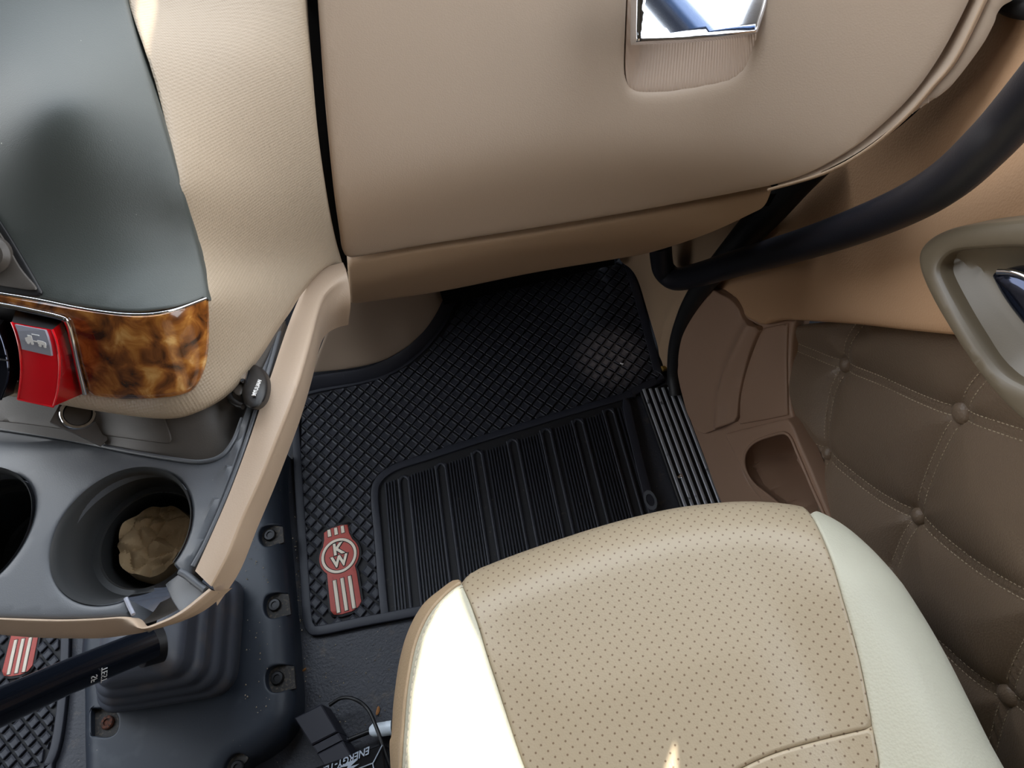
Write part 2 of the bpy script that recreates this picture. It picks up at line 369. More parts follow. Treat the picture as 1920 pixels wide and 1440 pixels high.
# seat leathers
M['cream'] = bump(newmat('cream_leather', (204, 200, 180), 0.5, spec=0.4), 'voronoi', 480, 0.0005, 0.5)
M['seatside'] = bump(newmat('tan_leather_border', (186, 160, 128), 0.45), 'voronoi', 480, 0.0004, 0.4)
def perforated():
    m = bump(newmat('perforated_tan_leather', (182, 165, 139), 0.36, spec=0.5), 'voronoi', 600, 0.0003, 0.35); L = m.node_tree.links; b = m.node_tree.nodes['Principled BSDF']
    t = nd(m, 'ShaderNodeTexVoronoi', voronoi_dimensions='2D'); t.inputs['Randomness'].default_value = 0.0; t.inputs['Scale'].default_value = 1 / 0.0068
    tc = nd(m, 'ShaderNodeTexCoord'); mp = nd(m, 'ShaderNodeMapping'); mp.inputs['Rotation'].default_value = (0, 0, math.radians(45 + 4)); mp.inputs['Scale'].default_value = (1, 1, 1)
    L.new(tc.outputs['Object'], mp.inputs[0]); L.new(mp.outputs[0], t.inputs['Vector'])
    r = nd(m, 'ShaderNodeMapRange'); r.inputs['From Min'].default_value = 0.09; r.inputs['From Max'].default_value = 0.15; r.inputs['To Min'].default_value = 1; r.inputs['To Max'].default_value = 0
    L.new(t.outputs['Distance'], r.inputs[0]); mx = nd(m, 'ShaderNodeMix', data_type='RGBA'); mx.inputs['A'].default_value = srgb((182, 165, 139)); mx.inputs['B'].default_value = srgb((128, 106, 84))
    L.new(r.outputs[0], mx.inputs['Factor']); L.new(mx.outputs['Result'], b.inputs['Base Color']); return m
M['perf'] = perforated()
def burl():
    m = newmat('burl_wood', (120, 70, 25), 0.25, coat=1.0); L = m.node_tree.links; b = m.node_tree.nodes['Principled BSDF']
    t = nd(m, 'ShaderNodeTexNoise'); t.inputs['Scale'].default_value = 55; t.inputs['Detail'].default_value = 8; t.inputs['Distortion'].default_value = 0.7
    L.new(coords(m), t.inputs['Vector']); r = nd(m, 'ShaderNodeValToRGB'); cr = r.color_ramp
    cr.elements[0].position = 0.34; cr.elements[0].color = srgb((56, 28, 12)); cr.elements[1].position = 0.72; cr.elements[1].color = srgb((232, 184, 112))
    e = cr.elements.new(0.5); e.color = srgb((142, 84, 34)); e = cr.elements.new(0.6); e.color = srgb((186, 124, 56))
    L.new(t.outputs[0], r.inputs[0]); L.new(r.outputs[0], b.inputs['Base Color']); return m
M['wood'] = burl()
M['shell'] = newmat('cab_lining', (92, 86, 80), 0.8); M['glass'] = newmat('window_glass', (255, 255, 255), 0.0)

exec_parts = []
# ------------------------------------------------------------------ cab shell (floor, walls, roof with window openings)
def slab(name, lo, hi, mat, kind='structure', parent=None):
    lo = np.array(lo); hi = np.array(hi); v, f = box_vf((lo + hi) / 2, hi - lo); o = mesh(name, v, f, mat, parent, 30, smooth=False)
    if kind: o['kind'] = kind
    return o
slab('floor', (-2.0, -1.3, -0.06), (0.62, 1.35, 0.0), M['floor'])
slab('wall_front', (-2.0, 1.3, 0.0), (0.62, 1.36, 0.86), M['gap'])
def wall(name, boxes, mat):
    v, f = join([box_vf((np.array(a) + b) / 2, np.array(b) - a) for a, b in [(np.array(p), np.array(q)) for p, q in boxes]])
    o = mesh(name, v, f, mat, None, 30, smooth=False); o['kind'] = 'structure'; return o
wall('wall_left', [((-2.04, -1.3, 0), (-2.0, 1.3, 0.84)), ((-2.04, -1.3, 1.56), (-2.0, 1.3, 1.8)), ((-2.04, -1.3, 0.84), (-2.0, -0.30, 1.56))], M['shell'])
wall('wall_right', [((0.62, -1.3, 0), (0.66, 1.3, 0.84)), ((0.62, -1.3, 1.56), (0.66, 1.3, 1.8)), ((0.62, -1.3, 0.84), (0.66, -0.22, 1.56))], M['shell'])
wall('wall_back', [((-2.0, -1.34, 0), (0.62, -1.3, 0.9)), ((-2.0, -1.34, 1.6), (0.62, -1.3, 1.8)), ((-2.0, -1.34, 0.9), (-1.7, -1.3, 1.6)), ((0.3, -1.34, 0.9), (0.62, -1.3, 1.6)), ((-1.7, -1.33, 0.9), (0.3, -1.31, 1.6))], M['shell'])
ROOF_LATER = True

# ================================================================== DASHBOARD
def sp_(x, w): return w * np.logaddexp(0, x / w)          # smooth ramp
def g_dash(x, z):
    u = np.clip((np.asarray(x) + 0.15) / 0.595, 0, 1.6); zz = np.asarray(z)
    return 0.615 + 1.05 * sp_(zz - 0.618, 0.013) + 0.10 * sp_(0.535 - zz, 0.008) * 0 - 0.24 * u ** 3.5
DASH = Surf((1, 0, 0), (0, 0, 1), (0, -1, 0), lambda u, v: -g_dash(u, v))
def g_low(x, z): return g_dash(x, np.maximum(z, 0.54)) + 0.004 + 0.45 * sp_(0.484 - np.asarray(z), 0.008) + 0.25 * sp_(np.asarray(z) - 0.515, 0.004)
DLOW = Surf((1, 0, 0), (0, 0, 1), (0, -1, 0), lambda u, v: -g_low(u, v))
P_ = lambda px, py, z: onz(px, py, z)
STACK = tps([P_(583, 0, .75), P_(590, -140, .79), P_(600, 200, .69), P_(620, 380, .615), P_(640, 480, .55), P_(655, 500, .53),
             P_(600, 500, .57), P_(560, 560, .605), P_(530, 600, .63), P_(480, 680, .665), P_(440, 735, .682), P_(380, 772, .692), P_(300, 787, .697), P_(150, 765, .70), P_(0, 740, .70), P_(-60, 730, .70),
             P_(235, 0, .83), P_(200, -140, .86), P_(290, 180, .812), P_(340, 350, .787), P_(385, 550, .757), P_(380, 640, .728), P_(352, 740, .704),
             P_(250, 750, .702), P_(160, 740, .705), P_(250, 597, .762), P_(150, 590, .768), P_(0, 562, .78), P_(-60, 550, .785),
             P_(0, 0, .880), P_(-60, -140, .91), P_(-60, 300, .825), P_(40, 300, .834), P_(160, 300, .831), P_(150, 450, .804), P_(0, 470, .800), P_(120, 120, .858), P_(450, 300, .735), P_(450, 100, .775), P_(480, 500, .66)], (0.12, -0.62, 0.77), 0.0006)

dash = thing('dashboard', 'beige moulded dashboard with slate grey centre panel above the footwell', 'dashboard', (-0.1, 0.62, 0.47))
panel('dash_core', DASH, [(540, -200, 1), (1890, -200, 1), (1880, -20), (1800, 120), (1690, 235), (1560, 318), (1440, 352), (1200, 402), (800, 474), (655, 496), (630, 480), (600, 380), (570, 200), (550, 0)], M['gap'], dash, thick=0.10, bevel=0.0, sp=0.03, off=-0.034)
panel('side_fascia', STACK, [(228, -150, 1), (566, -150, 1), (571, 0), (580, 120), (591, 240), (607, 350), (622, 430), (636, 482), (640, 494, 1), (612, 500), (585, 520), (557, 552), (535, 586), (512, 618), (484, 662), (453, 704), (428, 733), (398, 757), (358, 778), (315, 787), (250, 783), (150, 768), (40, 748), (-60, 735, 1), (-60, 700, 1), (160, 730), (250, 742), (340, 730), (372, 700), (383, 640), (383, 560), (340, 372), (286, 150), (232, -20)], M['weave'], dash, thick=0.02, bevel=0.006, sp=0.008)
PAN = tps([STACK.hit(x, y) for x, y in ((236, 0), (290, 180), (320, 280), (345, 365), (362, 430), (377, 500), (388, 556), (330, 576), (250, 588), (130, 573), (20, 553), (-60, 541))] + [P_(200, -140, .86), P_(-60, -140, .895), P_(-60, 200, .842), P_(-60, 400, .812), P_(130, 200, .848)], (0.12, -0.62, 0.77), 0.0004)
panel('centre_panel', PAN, [(-60, -150, 1), (206, -150, 1), (236, 0), (290, 180), (345, 365), (388, 545), (380, 558), (350, 570), (310, 580), (250, 586), (190, 581), (130, 572), (80, 562), (20, 551), (-60, 538, 1)], M['greypanel'], dash, thick=0.02, bevel=0.003, sp=0.009, off=0.003, sharp=60,
      disp=lambda q: 0.0 * q[:, 0])
wt_ = panel('wood_trim', STACK, [(-60, 544, 1), (20, 555), (130, 575), (250, 590), (320, 582), (386, 560, 1), (387, 640), (380, 690), (362, 728), (335, 742), (290, 748), (230, 750), (165, 743, 1), (152, 700), (137, 640), (122, 600, 1), (60, 586), (-60, 562, 1)], M['wood'], dash, thick=0.016, bevel=0.004, sp=0.006, off=0.005)
wt_['label'] = 'glossy burl wood trim strip'
def onS(S, px, py, off=0.0): return S.hit(px, py, off) if off else S.hit(px, py)
panel('switch_recess', STACK, [(-60, 560, 1), (122, 600, 1), (158, 738, 1), (-60, 745, 1)], M['black'], dash, thick=0.02, bevel=0, sp=0.02, off=-0.004)
tube('chrome_edge', [STACK.hit(x, y, .006) for x, y in [(-60, 560), (0, 571), (60, 583), (115, 596), (127, 606), (135, 635), (147, 690), (159, 738)]], 0.0022, M['chrome'], dash, n=8)
tube('chrome_edge', [STACK.hit(x, y, .007) for x, y in [(-60, 541), (60, 560), (160, 580), (250, 590), (320, 583), (386, 560)]], 0.0010, M['chrome'], dash, n=8)
# gauge pod set into the grey panel at the far left
gp = panel('gauge_bezel', PAN, [(-60, 330, 1), (0, 415), (40, 480), (72, 535), (78, 550), (66, 556), (20, 551), (-60, 540, 1)], M['black'], dash, thick=0.008, bevel=0.002, sp=0.008, off=0.0050)
panel('gauge_face', PAN, [(-60, 362, 1), (0, 438), (36, 500), (66, 537), (60, 544), (20, 539), (-60, 526, 1)], M['traydark'], gp if False else dash, thick=0.006, bevel=0.001, sp=0.008, off=0.0065)
kc = PAN.hit(-12, 480, .006); lathe('gauge_knob', [(0.0, .009), (.010, .008), (.0135, .005), (.014, 0)], kc, STACK.N, M['traydark'], dash, 28)
box('shade_block', (0.075, 1.10, 0.26), (0.33, 0.38, 0.40), M['gap'], dash, b=.01)  # added black block standing in for the deep shade under the dash
# lower strip and end trim
panel('lower_strip', DLOW, [(652, 492, 1), (800, 468), (1000, 439), (1200, 405), (1400, 368), (1450, 357, 1), (1436, 388), (1410, 404), (1330, 440), (1225, 474), (1150, 488), (1000, 513), (820, 549), (657, 572, 1)], M['tansmooth'], dash, thick=0.03, bevel=0.004, sp=0.008)
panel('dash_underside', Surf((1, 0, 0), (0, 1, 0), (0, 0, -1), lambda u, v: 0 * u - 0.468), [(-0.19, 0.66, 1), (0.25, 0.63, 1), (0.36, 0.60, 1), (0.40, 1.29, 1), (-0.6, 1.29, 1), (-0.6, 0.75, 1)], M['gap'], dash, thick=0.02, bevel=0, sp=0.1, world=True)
panel('end_trim', DASH, [(1462, 352, 1), (1545, 325), (1625, 283), (1695, 226), (1748, 168), (1795, 110), (1850, 0), (1880, -60), (1900, -150, 1), (1985, -150, 1), (1940, -40), (1908, 0), (1885, 15), (1874, 30), (1868, 48), (1845, 90), (1800, 150), (1770, 180), (1700, 228), (1620, 286), (1560, 320), (1510, 342)], M['beige'], dash, thick=0.05, bevel=0.004, sp=0.008, off=0.004)
tube('trim_lip', [DASH.hit(x, y, .006) for x, y in [(1440, 356), (1545, 325), (1625, 281), (1695, 223), (1748, 164), (1795, 106), (1852, -10), (1890, -100)]], 0.0017, M['tansmooth'], dash, n=8)

# ================================================================== GLOVE BOX
gb = thing('glove_box', 'large beige glove box door with chrome pull above the footwell', 'glove box', (0.1, 0.6, 0.5))
REC = [(1180, -60, 1), (1175, 60), (1173, 130), (1178, 160), (1190, 175), (1215, 180), (1270, 177), (1330, 167), (1372, 157), (1398, 138), (1412, 110), (1428, 60), (1448, -60, 1)]
gdoor = panel('door', DASH, [(592, -150, 1), (597, 0), (604, 110), (614, 240), (626, 360), (637, 440), (642, 472), (652, 485), (680, 484), (800, 463), (1000, 432), (1200, 399), (1400, 362), (1480, 344), (1545, 318), (1610, 279), (1660, 238), (1700, 200), (1738, 155), (1780, 90), (1826, 0), (1860, -80), (1885, -150, 1)], M['beige'], gb, thick=0.022, bevel=0.006, sp=0.009, off=0.003, holes=[REC])
rec_uv = DASH.uv(np.array([DASH.hit(x, y, .003) for x, y in smooth_outline(REC)]))
def rdisp(q):
    t = np.clip(dist_poly(q, rec_uv) / 0.030, 0, 1); return -0.024 * (t * t * (3 - 2 * t)) ** 0.8
panel('pull_recess', DASH, REC, M['ribbed'], gb, thick=0.003, bevel=0.0, sp=0.004, off=-0.003, disp=rdisp)
_cp = DASH.hit(1432, 45, .006); _U, _V, _N = frame((0.17, -0.72, 0.66)); _k = _cp @ _N
PULL = Surf(_U, _V, _N, lambda a, b: 0 * a + _k)
ch = panel('chrome_pull', PULL, [(1196, -75, 1), (1195, 0), (1194, 70), (1200, 77), (1212, 77), (1300, 73), (1370, 67), (1410, 63), (1422, 60), (1430, 40), (1443, 0), (1458, -75, 1)], M['chrome'], gb, thick=0.012, bevel=0.003, sp=0.006, sharp=60)
ch['label'] = 'mirror chrome pull handle'

# ================================================================== SURFACES OF THE CENTRE CONSOLE
def zT(x, y): return 0.66 - 0.48 * sp_(np.asarray(y) - 0.36, 0.03) - 0.0 * np.asarray(x)
TRAY = Surf((1, 0, 0), (0, 1, 0), (0, 0, 1), zT)
cons = thing('centre_console', 'slate grey cup holder console with beige padded rim under the centre panel', 'console', (-0.32, 0.3, 0.5))
CC = np.array([-0.3095, 0.2680]); CR = 0.0535; C2 = np.array([-0.440, 0.300])
circ = lambda c, r, a0=0, a1=360, n=40: [(c[0] + r * math.cos(math.radians(a0 + (a1 - a0) * i / n)), c[1] + r * math.sin(math.radians(a0 + (a1 - a0) * i / n))) for i in range(n + (0 if a1 - a0 == 360 else 1))]
def px_uv(S, L, off=0): return [tuple(S.uv(S.hit(p[0], p[1], off))[0]) + ((1,) if len(p) > 2 else ()) for p in L]
tray_right = [(532, 600), (520, 650), (500, 712), (478, 780), (455, 850), (430, 920), (405, 985), (380, 1040), (352, 1092, 1)]
# notch runs from the cup towards the corner of the rim
NA = TRAY.uv(TRAY.hit(325, 1058))[0]; NB = TRAY.uv(TRAY.hit(236, 1120))[0]
angA = math.degrees(math.atan2(*(NA - CC)[::-1])); angB = math.degrees(math.atan2(*(NB - CC)[::-1]))
arc = circ(CC, CR, angA, angB + 360 if angB < angA else angB, 56)
tray_o = px_uv(TRAY, [(-80, 795, 1), (0, 804), (120, 822), (240, 846), (340, 862), (385, 864), (415, 852), (436, 825), (452, 785), (475, 735), (500, 680), (522, 625), (530, 598, 1)] + tray_right[1:])
tray_o += [(arc[0][0], arc[0][1], 1)] + [tuple(p) for p in arc[1:-1]] + [(arc[-1][0], arc[-1][1], 1)]
tray_o += px_uv(TRAY, [(244, 1156, 1), (120, 1160), (0, 1158), (-80, 1155, 1)])
def groove(q, path, w, dep):
    A = np.array(path); d = dist_seg(q, A[:-1], A[1:]); return dep * np.exp(-(d / w) ** 2)
rpath = px_uv(TRAY, [(522, 625), (498, 690), (474, 755), (452, 825), (428, 890), (402, 955), (376, 1012), (352, 1055)])
rpath2 = px_uv(TRAY, [(530, 625), (508, 700), (486, 770), (463, 840), (438, 910)])
panel('tray', TRAY, tray_o, M['tray'], cons, thick=0.012, bevel=0.0035, sp=0.006, world=True, n=4,
      holes=[circ(C2, 0.056)], disp=lambda q: groove(q, rpath, 0.0028, 0.0045))
tube('tray_ridge', [TRAY.hit(x, y, .002) for x, y in [(524, 622), (505, 690), (484, 758), (462, 828), (437, 898), (412, 960), (385, 1020), (362, 1062)]], 0.0020, M['tray'], cons, n=8)
# back panel rising under the dash overhang
BACK = tps([P_(-60, 795, .652), P_(200, 838, .652), P_(350, 862, .652), P_(420, 850, .650), P_(450, 790, .642), P_(500, 690, .628), P_(0, 735, .672), P_(200, 765, .672), P_(320, 780, .670), P_(430, 735, .655), P_(0, 640, .69), P_(250, 640, .69), P_(400, 640, .665), P_(528, 600, .61)], (0.1, -0.5, 0.85), 0.0002)
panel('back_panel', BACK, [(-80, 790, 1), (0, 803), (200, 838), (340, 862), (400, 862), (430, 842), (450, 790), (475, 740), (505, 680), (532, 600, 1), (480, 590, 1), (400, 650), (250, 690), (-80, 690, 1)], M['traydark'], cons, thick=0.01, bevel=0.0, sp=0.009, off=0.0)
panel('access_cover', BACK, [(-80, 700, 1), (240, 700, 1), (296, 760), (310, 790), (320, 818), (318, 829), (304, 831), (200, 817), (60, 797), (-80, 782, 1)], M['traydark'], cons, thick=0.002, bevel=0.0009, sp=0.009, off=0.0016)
tube('tray_edge', [TRAY.hit(x, y, .001) for x, y in [(-80, 793), (0, 804), (120, 822), (240, 846), (340, 863), (385, 865), (417, 853), (438, 826), (454, 785)]], 0.0018, M['tray'], cons, n=8)
# cup holder wells; the right one is cut open towards the rim corner
_pc = onz(291, 1012, .600); SHR = np.array([(_pc[0] - CC[0]) / .06, (_pc[1] - CC[1]) / .06, 0])
def well(c, r, arcdeg=None):
    top = [(r + .0005, 0.001), (r - .0015, -0.002), (r - .003, -0.006), (r - .006, -0.040), (r - .007, -0.046), (r - .0115, -0.047), (r - .0125, -0.049)]
    low = [(r - .0125, -0.049), (r - .016, -0.113), (r - .019, -0.116), (0.0005, -0.117)]
    z0 = 0.659; L = [lathe('', low, (c[0], c[1], z0), (0, 0, 1), None, n=56, build=False)]
    a = (0, 2 * math.pi) if arcdeg is None else tuple(math.radians(t) for t in arcdeg)
    L.append(lathe('', top, (c[0], c[1], z0), (0, 0, 1), None, n=56, arc=a, build=False))
    v, f = join(L); v = [np.array(p) + SHR * (z0 - p[2]) for p in v]; return mesh('cup_well', v, f, M['cup'], cons, 40)
well(CC, CR, (angA, angB + 360)); well(C2, 0.056)
# notch floor between cup ledge and rim
led = [(CC[0] + (CR - .0118) * math.cos(math.radians(t)), CC[1] + (CR - .0118) * math.sin(math.radians(t)), 0.611) for t in np.linspace(angA, angB, 7)]
outp = [TRAY.hit(x, y, -.008) for x, y in [(392, 1099), (370, 1119), (341, 1139), (308, 1157), (285, 1166), (264, 1171), (250, 1164)]]
mid = [np.array(a_) * .45 + np.array(b_) * .55 - np.array([0, 0, .006]) for a_, b_ in zip(led, outp)]
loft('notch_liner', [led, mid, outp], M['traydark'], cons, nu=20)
loft('notch_cheek', [[TRAY.hit(235, 1121, 0), TRAY.hit(247, 1158, 0), TRAY.hit(262, 1178, -.004)], [TRAY.hit(235, 1121, 0) - np.array([0, 0, .045]), TRAY.hit(247, 1158, 0) - np.array([0, 0, .03]), TRAY.hit(262, 1178, -.004) - np.array([0, 0, .012])]], M['tray'], cons, nu=10)
loft('notch_cheek', [[TRAY.hit(326, 1058, 0), TRAY.hit(345, 1078, 0), TRAY.hit(398, 1104, -.004)], [TRAY.hit(326, 1058, 0) - np.array([0, 0, .045]), TRAY.hit(345, 1078, 0) - np.array([0, 0, .03]), TRAY.hit(398, 1104, -.004) - np.array([0, 0, .012])]], M['tray'], cons, nu=10)
NF = tps([TRAY.hit(308, 1092, -.02), TRAY.hit(340, 1072, -.012), TRAY.hit(398, 1104, -.006), TRAY.hit(345, 1148, -.006), TRAY.hit(355, 1105, -.009)], (0, 0, 1))
panel('clip_plate', NF, [(309, 1095, 1), (338, 1074, 1), (352, 1078), (396, 1106, 1), (372, 1128), (338, 1150, 1), (322, 1125)], M['tray'], cons, thick=0.003, bevel=0.001, sp=0.005, off=0.001)
NW = NF
tube('clip_rib', [TRAY.hit(x, y, -.001) for x, y in [(338, 1072), (352, 1080), (372, 1096), (386, 1106)]], 0.0028, M['tray'], cons, n=8)
tube('notch_highlight', [TRAY.hit(x, y, .0005) for x, y in [(236, 1122), (243, 1138), (250, 1152)]], 0.0016, M['greyface'], cons, n=8)  # pale tube in place of the bright highlight along the notch
# padded rim
Hh = lambda L, o: [TRAY.hit(x, y, o) for x, y in L]
ri = [(644, 494), (610, 504), (578, 531), (558, 570), (538, 622), (512, 700), (490, 765), (464, 842), (434, 922), (404, 992), (368, 1072)]
rc = [(650, 512), (628, 526), (604, 552), (590, 592), (573, 655), (549, 735), (516, 820), (482, 905), (450, 975), (424, 1040), (394, 1098)]
ro = [(657, 573), (632, 580), (612, 594), (600, 622), (588, 672), (567, 742), (545, 802), (514, 880), (480, 960), (447, 1040), (402, 1108)]
q0, q1, q2 = Hh(ri, .003), Hh(rc, .002), Hh(ro, -.032)
q1b = [a_ * .5 + b_ * .5 + np.array([.002, 0, .004]) for a_, b_ in zip(q1, q2)]
loft('rim', [[p - np.array([0, 0, .012]) for p in q0], q0, [a_ * .9 + b_ * .1 + np.array([0, 0, .0015]) for a_, b_ in zip(q0, q1)], q1, q1b, q2, [p - np.array([.012, 0, .03]) for p in q2]], M['beige'], cons, nu=90, sub=5)
bi = [(-80, 1156), (0, 1159), (60, 1161), (120, 1162), (180, 1160), (240, 1158), (266, 1179), (300, 1171), (345, 1149), (398, 1107)]
bo = [(-80, 1180), (0, 1190), (60, 1195), (120, 1197), (180, 1197), (225, 1192), (266, 1186), (305, 1174), (349, 1152), (402, 1109)]
q0, q2 = Hh(bi, .003), Hh(bo, -.020); q1 = [a_ * .6 + b_ * .4 + np.array([0, 0, .006]) for a_, b_ in zip(q0, q2)]
loft('rim', [[p - np.array([0, -.003, .012]) for p in q0], q0, q1, q2, [p + np.array([0, .012, -.03]) for p in q2]], M['beige'], cons, nu=70, sub=5)
# 12 volt socket
sc_ = BACK.hit(146, 776, 0.009); sn = np.array([0.55, -0.30, 0.78]); sn /= np.linalg.norm(sn)
sock = thing('power_socket', 'chrome ringed twelve volt socket under the red lever', 'socket', tuple(sc_ - sn * .01))
U_, V_, N_ = frame(sn, (0.9, -0.3, -0.3))
lathe('ring', [(.0095, -.012), (.0098, .000), (.0105, .0022), (.0125, .0024), (.0138, .0005), (.0140, -.003)], sc_, sn, M['chrome'], sock, 36)
lathe('barrel', [(.0098, .001), (.0095, -.028), (0.0003, -.028)], sc_, sn, M['black'], sock, 28)
bv = [sc_ + U_ * x * 1.0 + V_ * y for x, y in [(-.016, -.012), (.024, -.020), (.027, -.014), (.016, .013), (-.014, .013)]]
vs = [p - sn * .004 for p in bv] + [p - sn * .0005 for p in bv]
mesh('collar', vs, [(5, 6, 7, 8, 9)] + [(i, (i + 1) % 5, 5 + (i + 1) % 5, 5 + i) for i in range(5)], M['traydark'], sock)

# ================================================================== BRAKE LEVERS in the switch recess
def lever(name, label, pl, pr, bl, br, top, mats, offs, icon=True, grp=None):
    o = thing(name, label, 'lever', tuple(STACK.hit(*pl[1])), grp)
    L = [STACK.hit(x, y, q) for (x, y), q in zip(pl, offs)]; R_ = [STACK.hit(x, y, q) for (x, y), q in zip(pr, offs)]
    BL = [STACK.hit(x, y, -.002) for x, y in bl]; BR = [STACK.hit(x, y, -.002) for x, y in br]
    loft('face', [L, [a * .5 + b * .5 + np.array([0, -.0006, .0006]) for a, b in zip(L, R_)], R_], mats[0], o, nu=24)
    loft('flank', [R_, BR], mats[1], o, nu=24, sub=2); loft('flank', [BL, L], mats[1], o, nu=24, sub=2)
    # closing lip at the bottom and the top
    loft('lip', [[L[-1], (L[-1] + R_[-1]) / 2, R_[-1]], [BL[-1], (BL[-1] + BR[-1]) / 2, BR[-1]]], mats[1], o, nu=6, sub=2)
    loft('lip', [[R_[0], (L[0] + R_[0]) / 2, L[0]], [BR[0], (BL[0] + BR[0]) / 2, BL[0]]], M['black'], o, nu=6, sub=2)
    for S_ in (L, R_): tube('edge_bead', S_, 0.0008, mats[0], o, n=6)
    tube('edge_bead', [L[-1], (L[-1] + R_[-1]) / 2, R_[-1]], 0.0011, mats[0], o, n=6)
    return o, L, R_
rl, RL, RR = lever('brake_lever', 'red gloss plastic lever with grey truck symbol plate', [(22, 604), (30, 625), (37, 655), (40, 690), (38, 722), (34, 748)], [(98, 618), (106, 640), (111, 672), (111, 705), (107, 738), (100, 762)],
      [(30, 580), (30, 610), (34, 640), (36, 680), (34, 715), (33, 742)], [(118, 602), (127, 630), (136, 662), (143, 690), (150, 716), (156, 738)], None, (M['redlens'], M['reddark']), (.020, .024, .028, .031, .032, .031))
# plate with the truck and trailer symbol
def quadpt(a, b):   # a across 0..1, b down 0..1 along the first half of the face
    c = catmull(np.array(RL), 6); d = catmull(np.array(RR), 6); k = b * (len(c) - 1); i = min(int(k), len(c) - 2); t = k - i
    l_ = c[i] * (1 - t) + c[i + 1] * t; r_2 = d[i] * (1 - t) + d[i + 1] * t; return l_ * (1 - a) + r_2 * a
pn = np.cross(quadpt(.9, .2) - quadpt(.1, .2), quadpt(.5, .02) - quadpt(.5, .35)); pn /= np.linalg.norm(pn)
def plate_poly(name, pts, mat, par, lift, th=.0006):
    t = [quadpt(a, b) + pn * lift for a, b in pts]; n = len(t); V = [p - pn * th for p in t] + t
    return mesh(name, V, [tuple(range(n, 2 * n))] + [(i, (i + 1) % n, n + (i + 1) % n, n + i) for i in range(n)], mat, par, 20, smooth=False)
pl_ = plate_poly('symbol_plate', [(.12, .02), (.12, .14), (.12, .26), (.12, .38), (.86, .38), (.86, .26), (.86, .14), (.86, .02)], M['greyface'], rl, .0024, .002)
def sym(L, V=None): return plate_poly('symbol_mark', L, M['white'], pl_, .0030, .0005)
sym([(.28, .27), (.28, .22), (.36, .20), (.36, .17), (.46, .17), (.46, .27)]); sym([(.46, .235), (.58, .235), (.58, .25), (.46, .25)]); sym([(.58, .22), (.58, .27), (.78, .27), (.78, .235), (.70, .22)]); sym([(.48, .135), (.48, .15), (.66, .15), (.66, .135)])
for cx, cy in ((.33, .28), (.43, .28), (.62, .285), (.74, .285)): sym([(cx + .035 * math.cos(t), cy + .016 * math.sin(t)) for t in np.linspace(0, 2 * math.pi, 8)[:-1]][::-1])
kl, _, _ = lever('brake_lever', 'black lever with pale grey face at the left edge of the photo', [(-50, 600), (-44, 625), (-40, 660), (-38, 690), (-40, 715), (-44, 738)], [(-4, 616), (6, 640), (14, 672), (16, 695), (12, 720), (2, 748)],
      [(-55, 590), (-52, 620), (-50, 650), (-48, 690), (-48, 715), (-50, 735)], [(8, 600), (20, 630), (28, 660), (33, 690), (32, 715), (26, 738)], None, (M['darkchrome'], M['black']), (.014, .020, .025, .028, .029, .028))
tube('divider', [STACK.hit(x, y, .029) for x, y in [(-40, 668), (-12, 672), (15, 676)]], 0.0007, M['black'], kl, n=6)

# ================================================================== CRUMPLED PAPER in the right cup
pb = []
nr, na = 22, 72; rs = random.Random(3); seeds = [(rs.uniform(-.03, .03), rs.uniform(-.03, .03)) for _ in range(22)]
for i in range(nr + 1):
    for j in range(na):
        t = i / nr; a = 2 * math.pi * j / na; rr = t * (0.0320 + .0008 * math.sin(3 * a + 1) + .0008 * math.sin(7 * a))
        sx, sy = rr * math.cos(a), rr * math.sin(a); sd2 = sorted((sx - q[0]) ** 2 + (sy - q[1]) ** 2 for q in seeds)
        z = 0.597 + 0.006 * (1 - t ** 3) + 0.75 * (math.sqrt(sd2[1]) - math.sqrt(sd2[0])) + 0.15 * math.sqrt(sd2[0]) + .0015 * math.sin(80 * sx + 5)
        pb.append((_pc[0] + rr * math.cos(a), _pc[1] + rr * math.sin(a), z if i < nr else 0.585))
pf = [(i * na + j, i * na + (j + 1) % na, (i + 1) * na + (j + 1) % na, (i + 1) * na + j) for i in range(nr) for j in range(na)]
pf = [tuple(reversed(f)) for f in pf]
tagit(mesh('crumpled_paper', pb, pf, M['paper'], None, 18), 'crumpled brown paper wad lying in the round cup holder', 'paper')

# ================================================================== CLIP on the tray edge
cs = TRAY.hit(474, 728, .020)
clip = thing('visor_clip', 'black oval clip with white lettering hooked on the console edge', 'clip', tuple(TRAY.hit(474, 728, .0)))
CL = tps([TRAY.hit(440, 690, .022), TRAY.hit(500, 690, .018), TRAY.hit(500, 765, .020), TRAY.hit(445, 765, .022), TRAY.hit(472, 728, .0235)], (0.1, -.45, .88))
panel('oval_pad', CL, [(474, 682), (488, 690), (498, 706), (500, 725), (496, 745), (486, 760), (472, 766), (458, 760), (452, 745), (453, 725), (460, 702), (464, 684)], M['black'], clip, thick=0.010, bevel=0.004, sp=0.004, n=5)
panel('hinge', CL, [(460, 697), (464, 690), (457, 720), (452, 740), (444, 742), (436, 735), (440, 722), (450, 706)], M['traydark'], clip, thick=0.006, bevel=0.002, sp=0.004, off=-.004)
tube('hinge_pin', [CL.hit(462, 692, .002), CL.hit(456, 714, .002)], .0022, M['chrome'], clip, sub=1)
tube('spring_loop', [CL.hit(x, y, -.006) for x, y in [(440, 728), (430, 735), (432, 748), (445, 758), (456, 762)]], .0026, M['black'], clip, n=10)
tp = CL.hit(482, 727, .0006); tv0, tv1 = CL.hit(476, 742, 0), CL.hit(488, 712, 0); tu = tv1 - tv0
text('clip_lettering', 'MYUUAW', tp, tu, CL.hit(475, 722, 0) - CL.hit(490, 728, 0), 0.0044, M['white'], clip, bold=.0001)

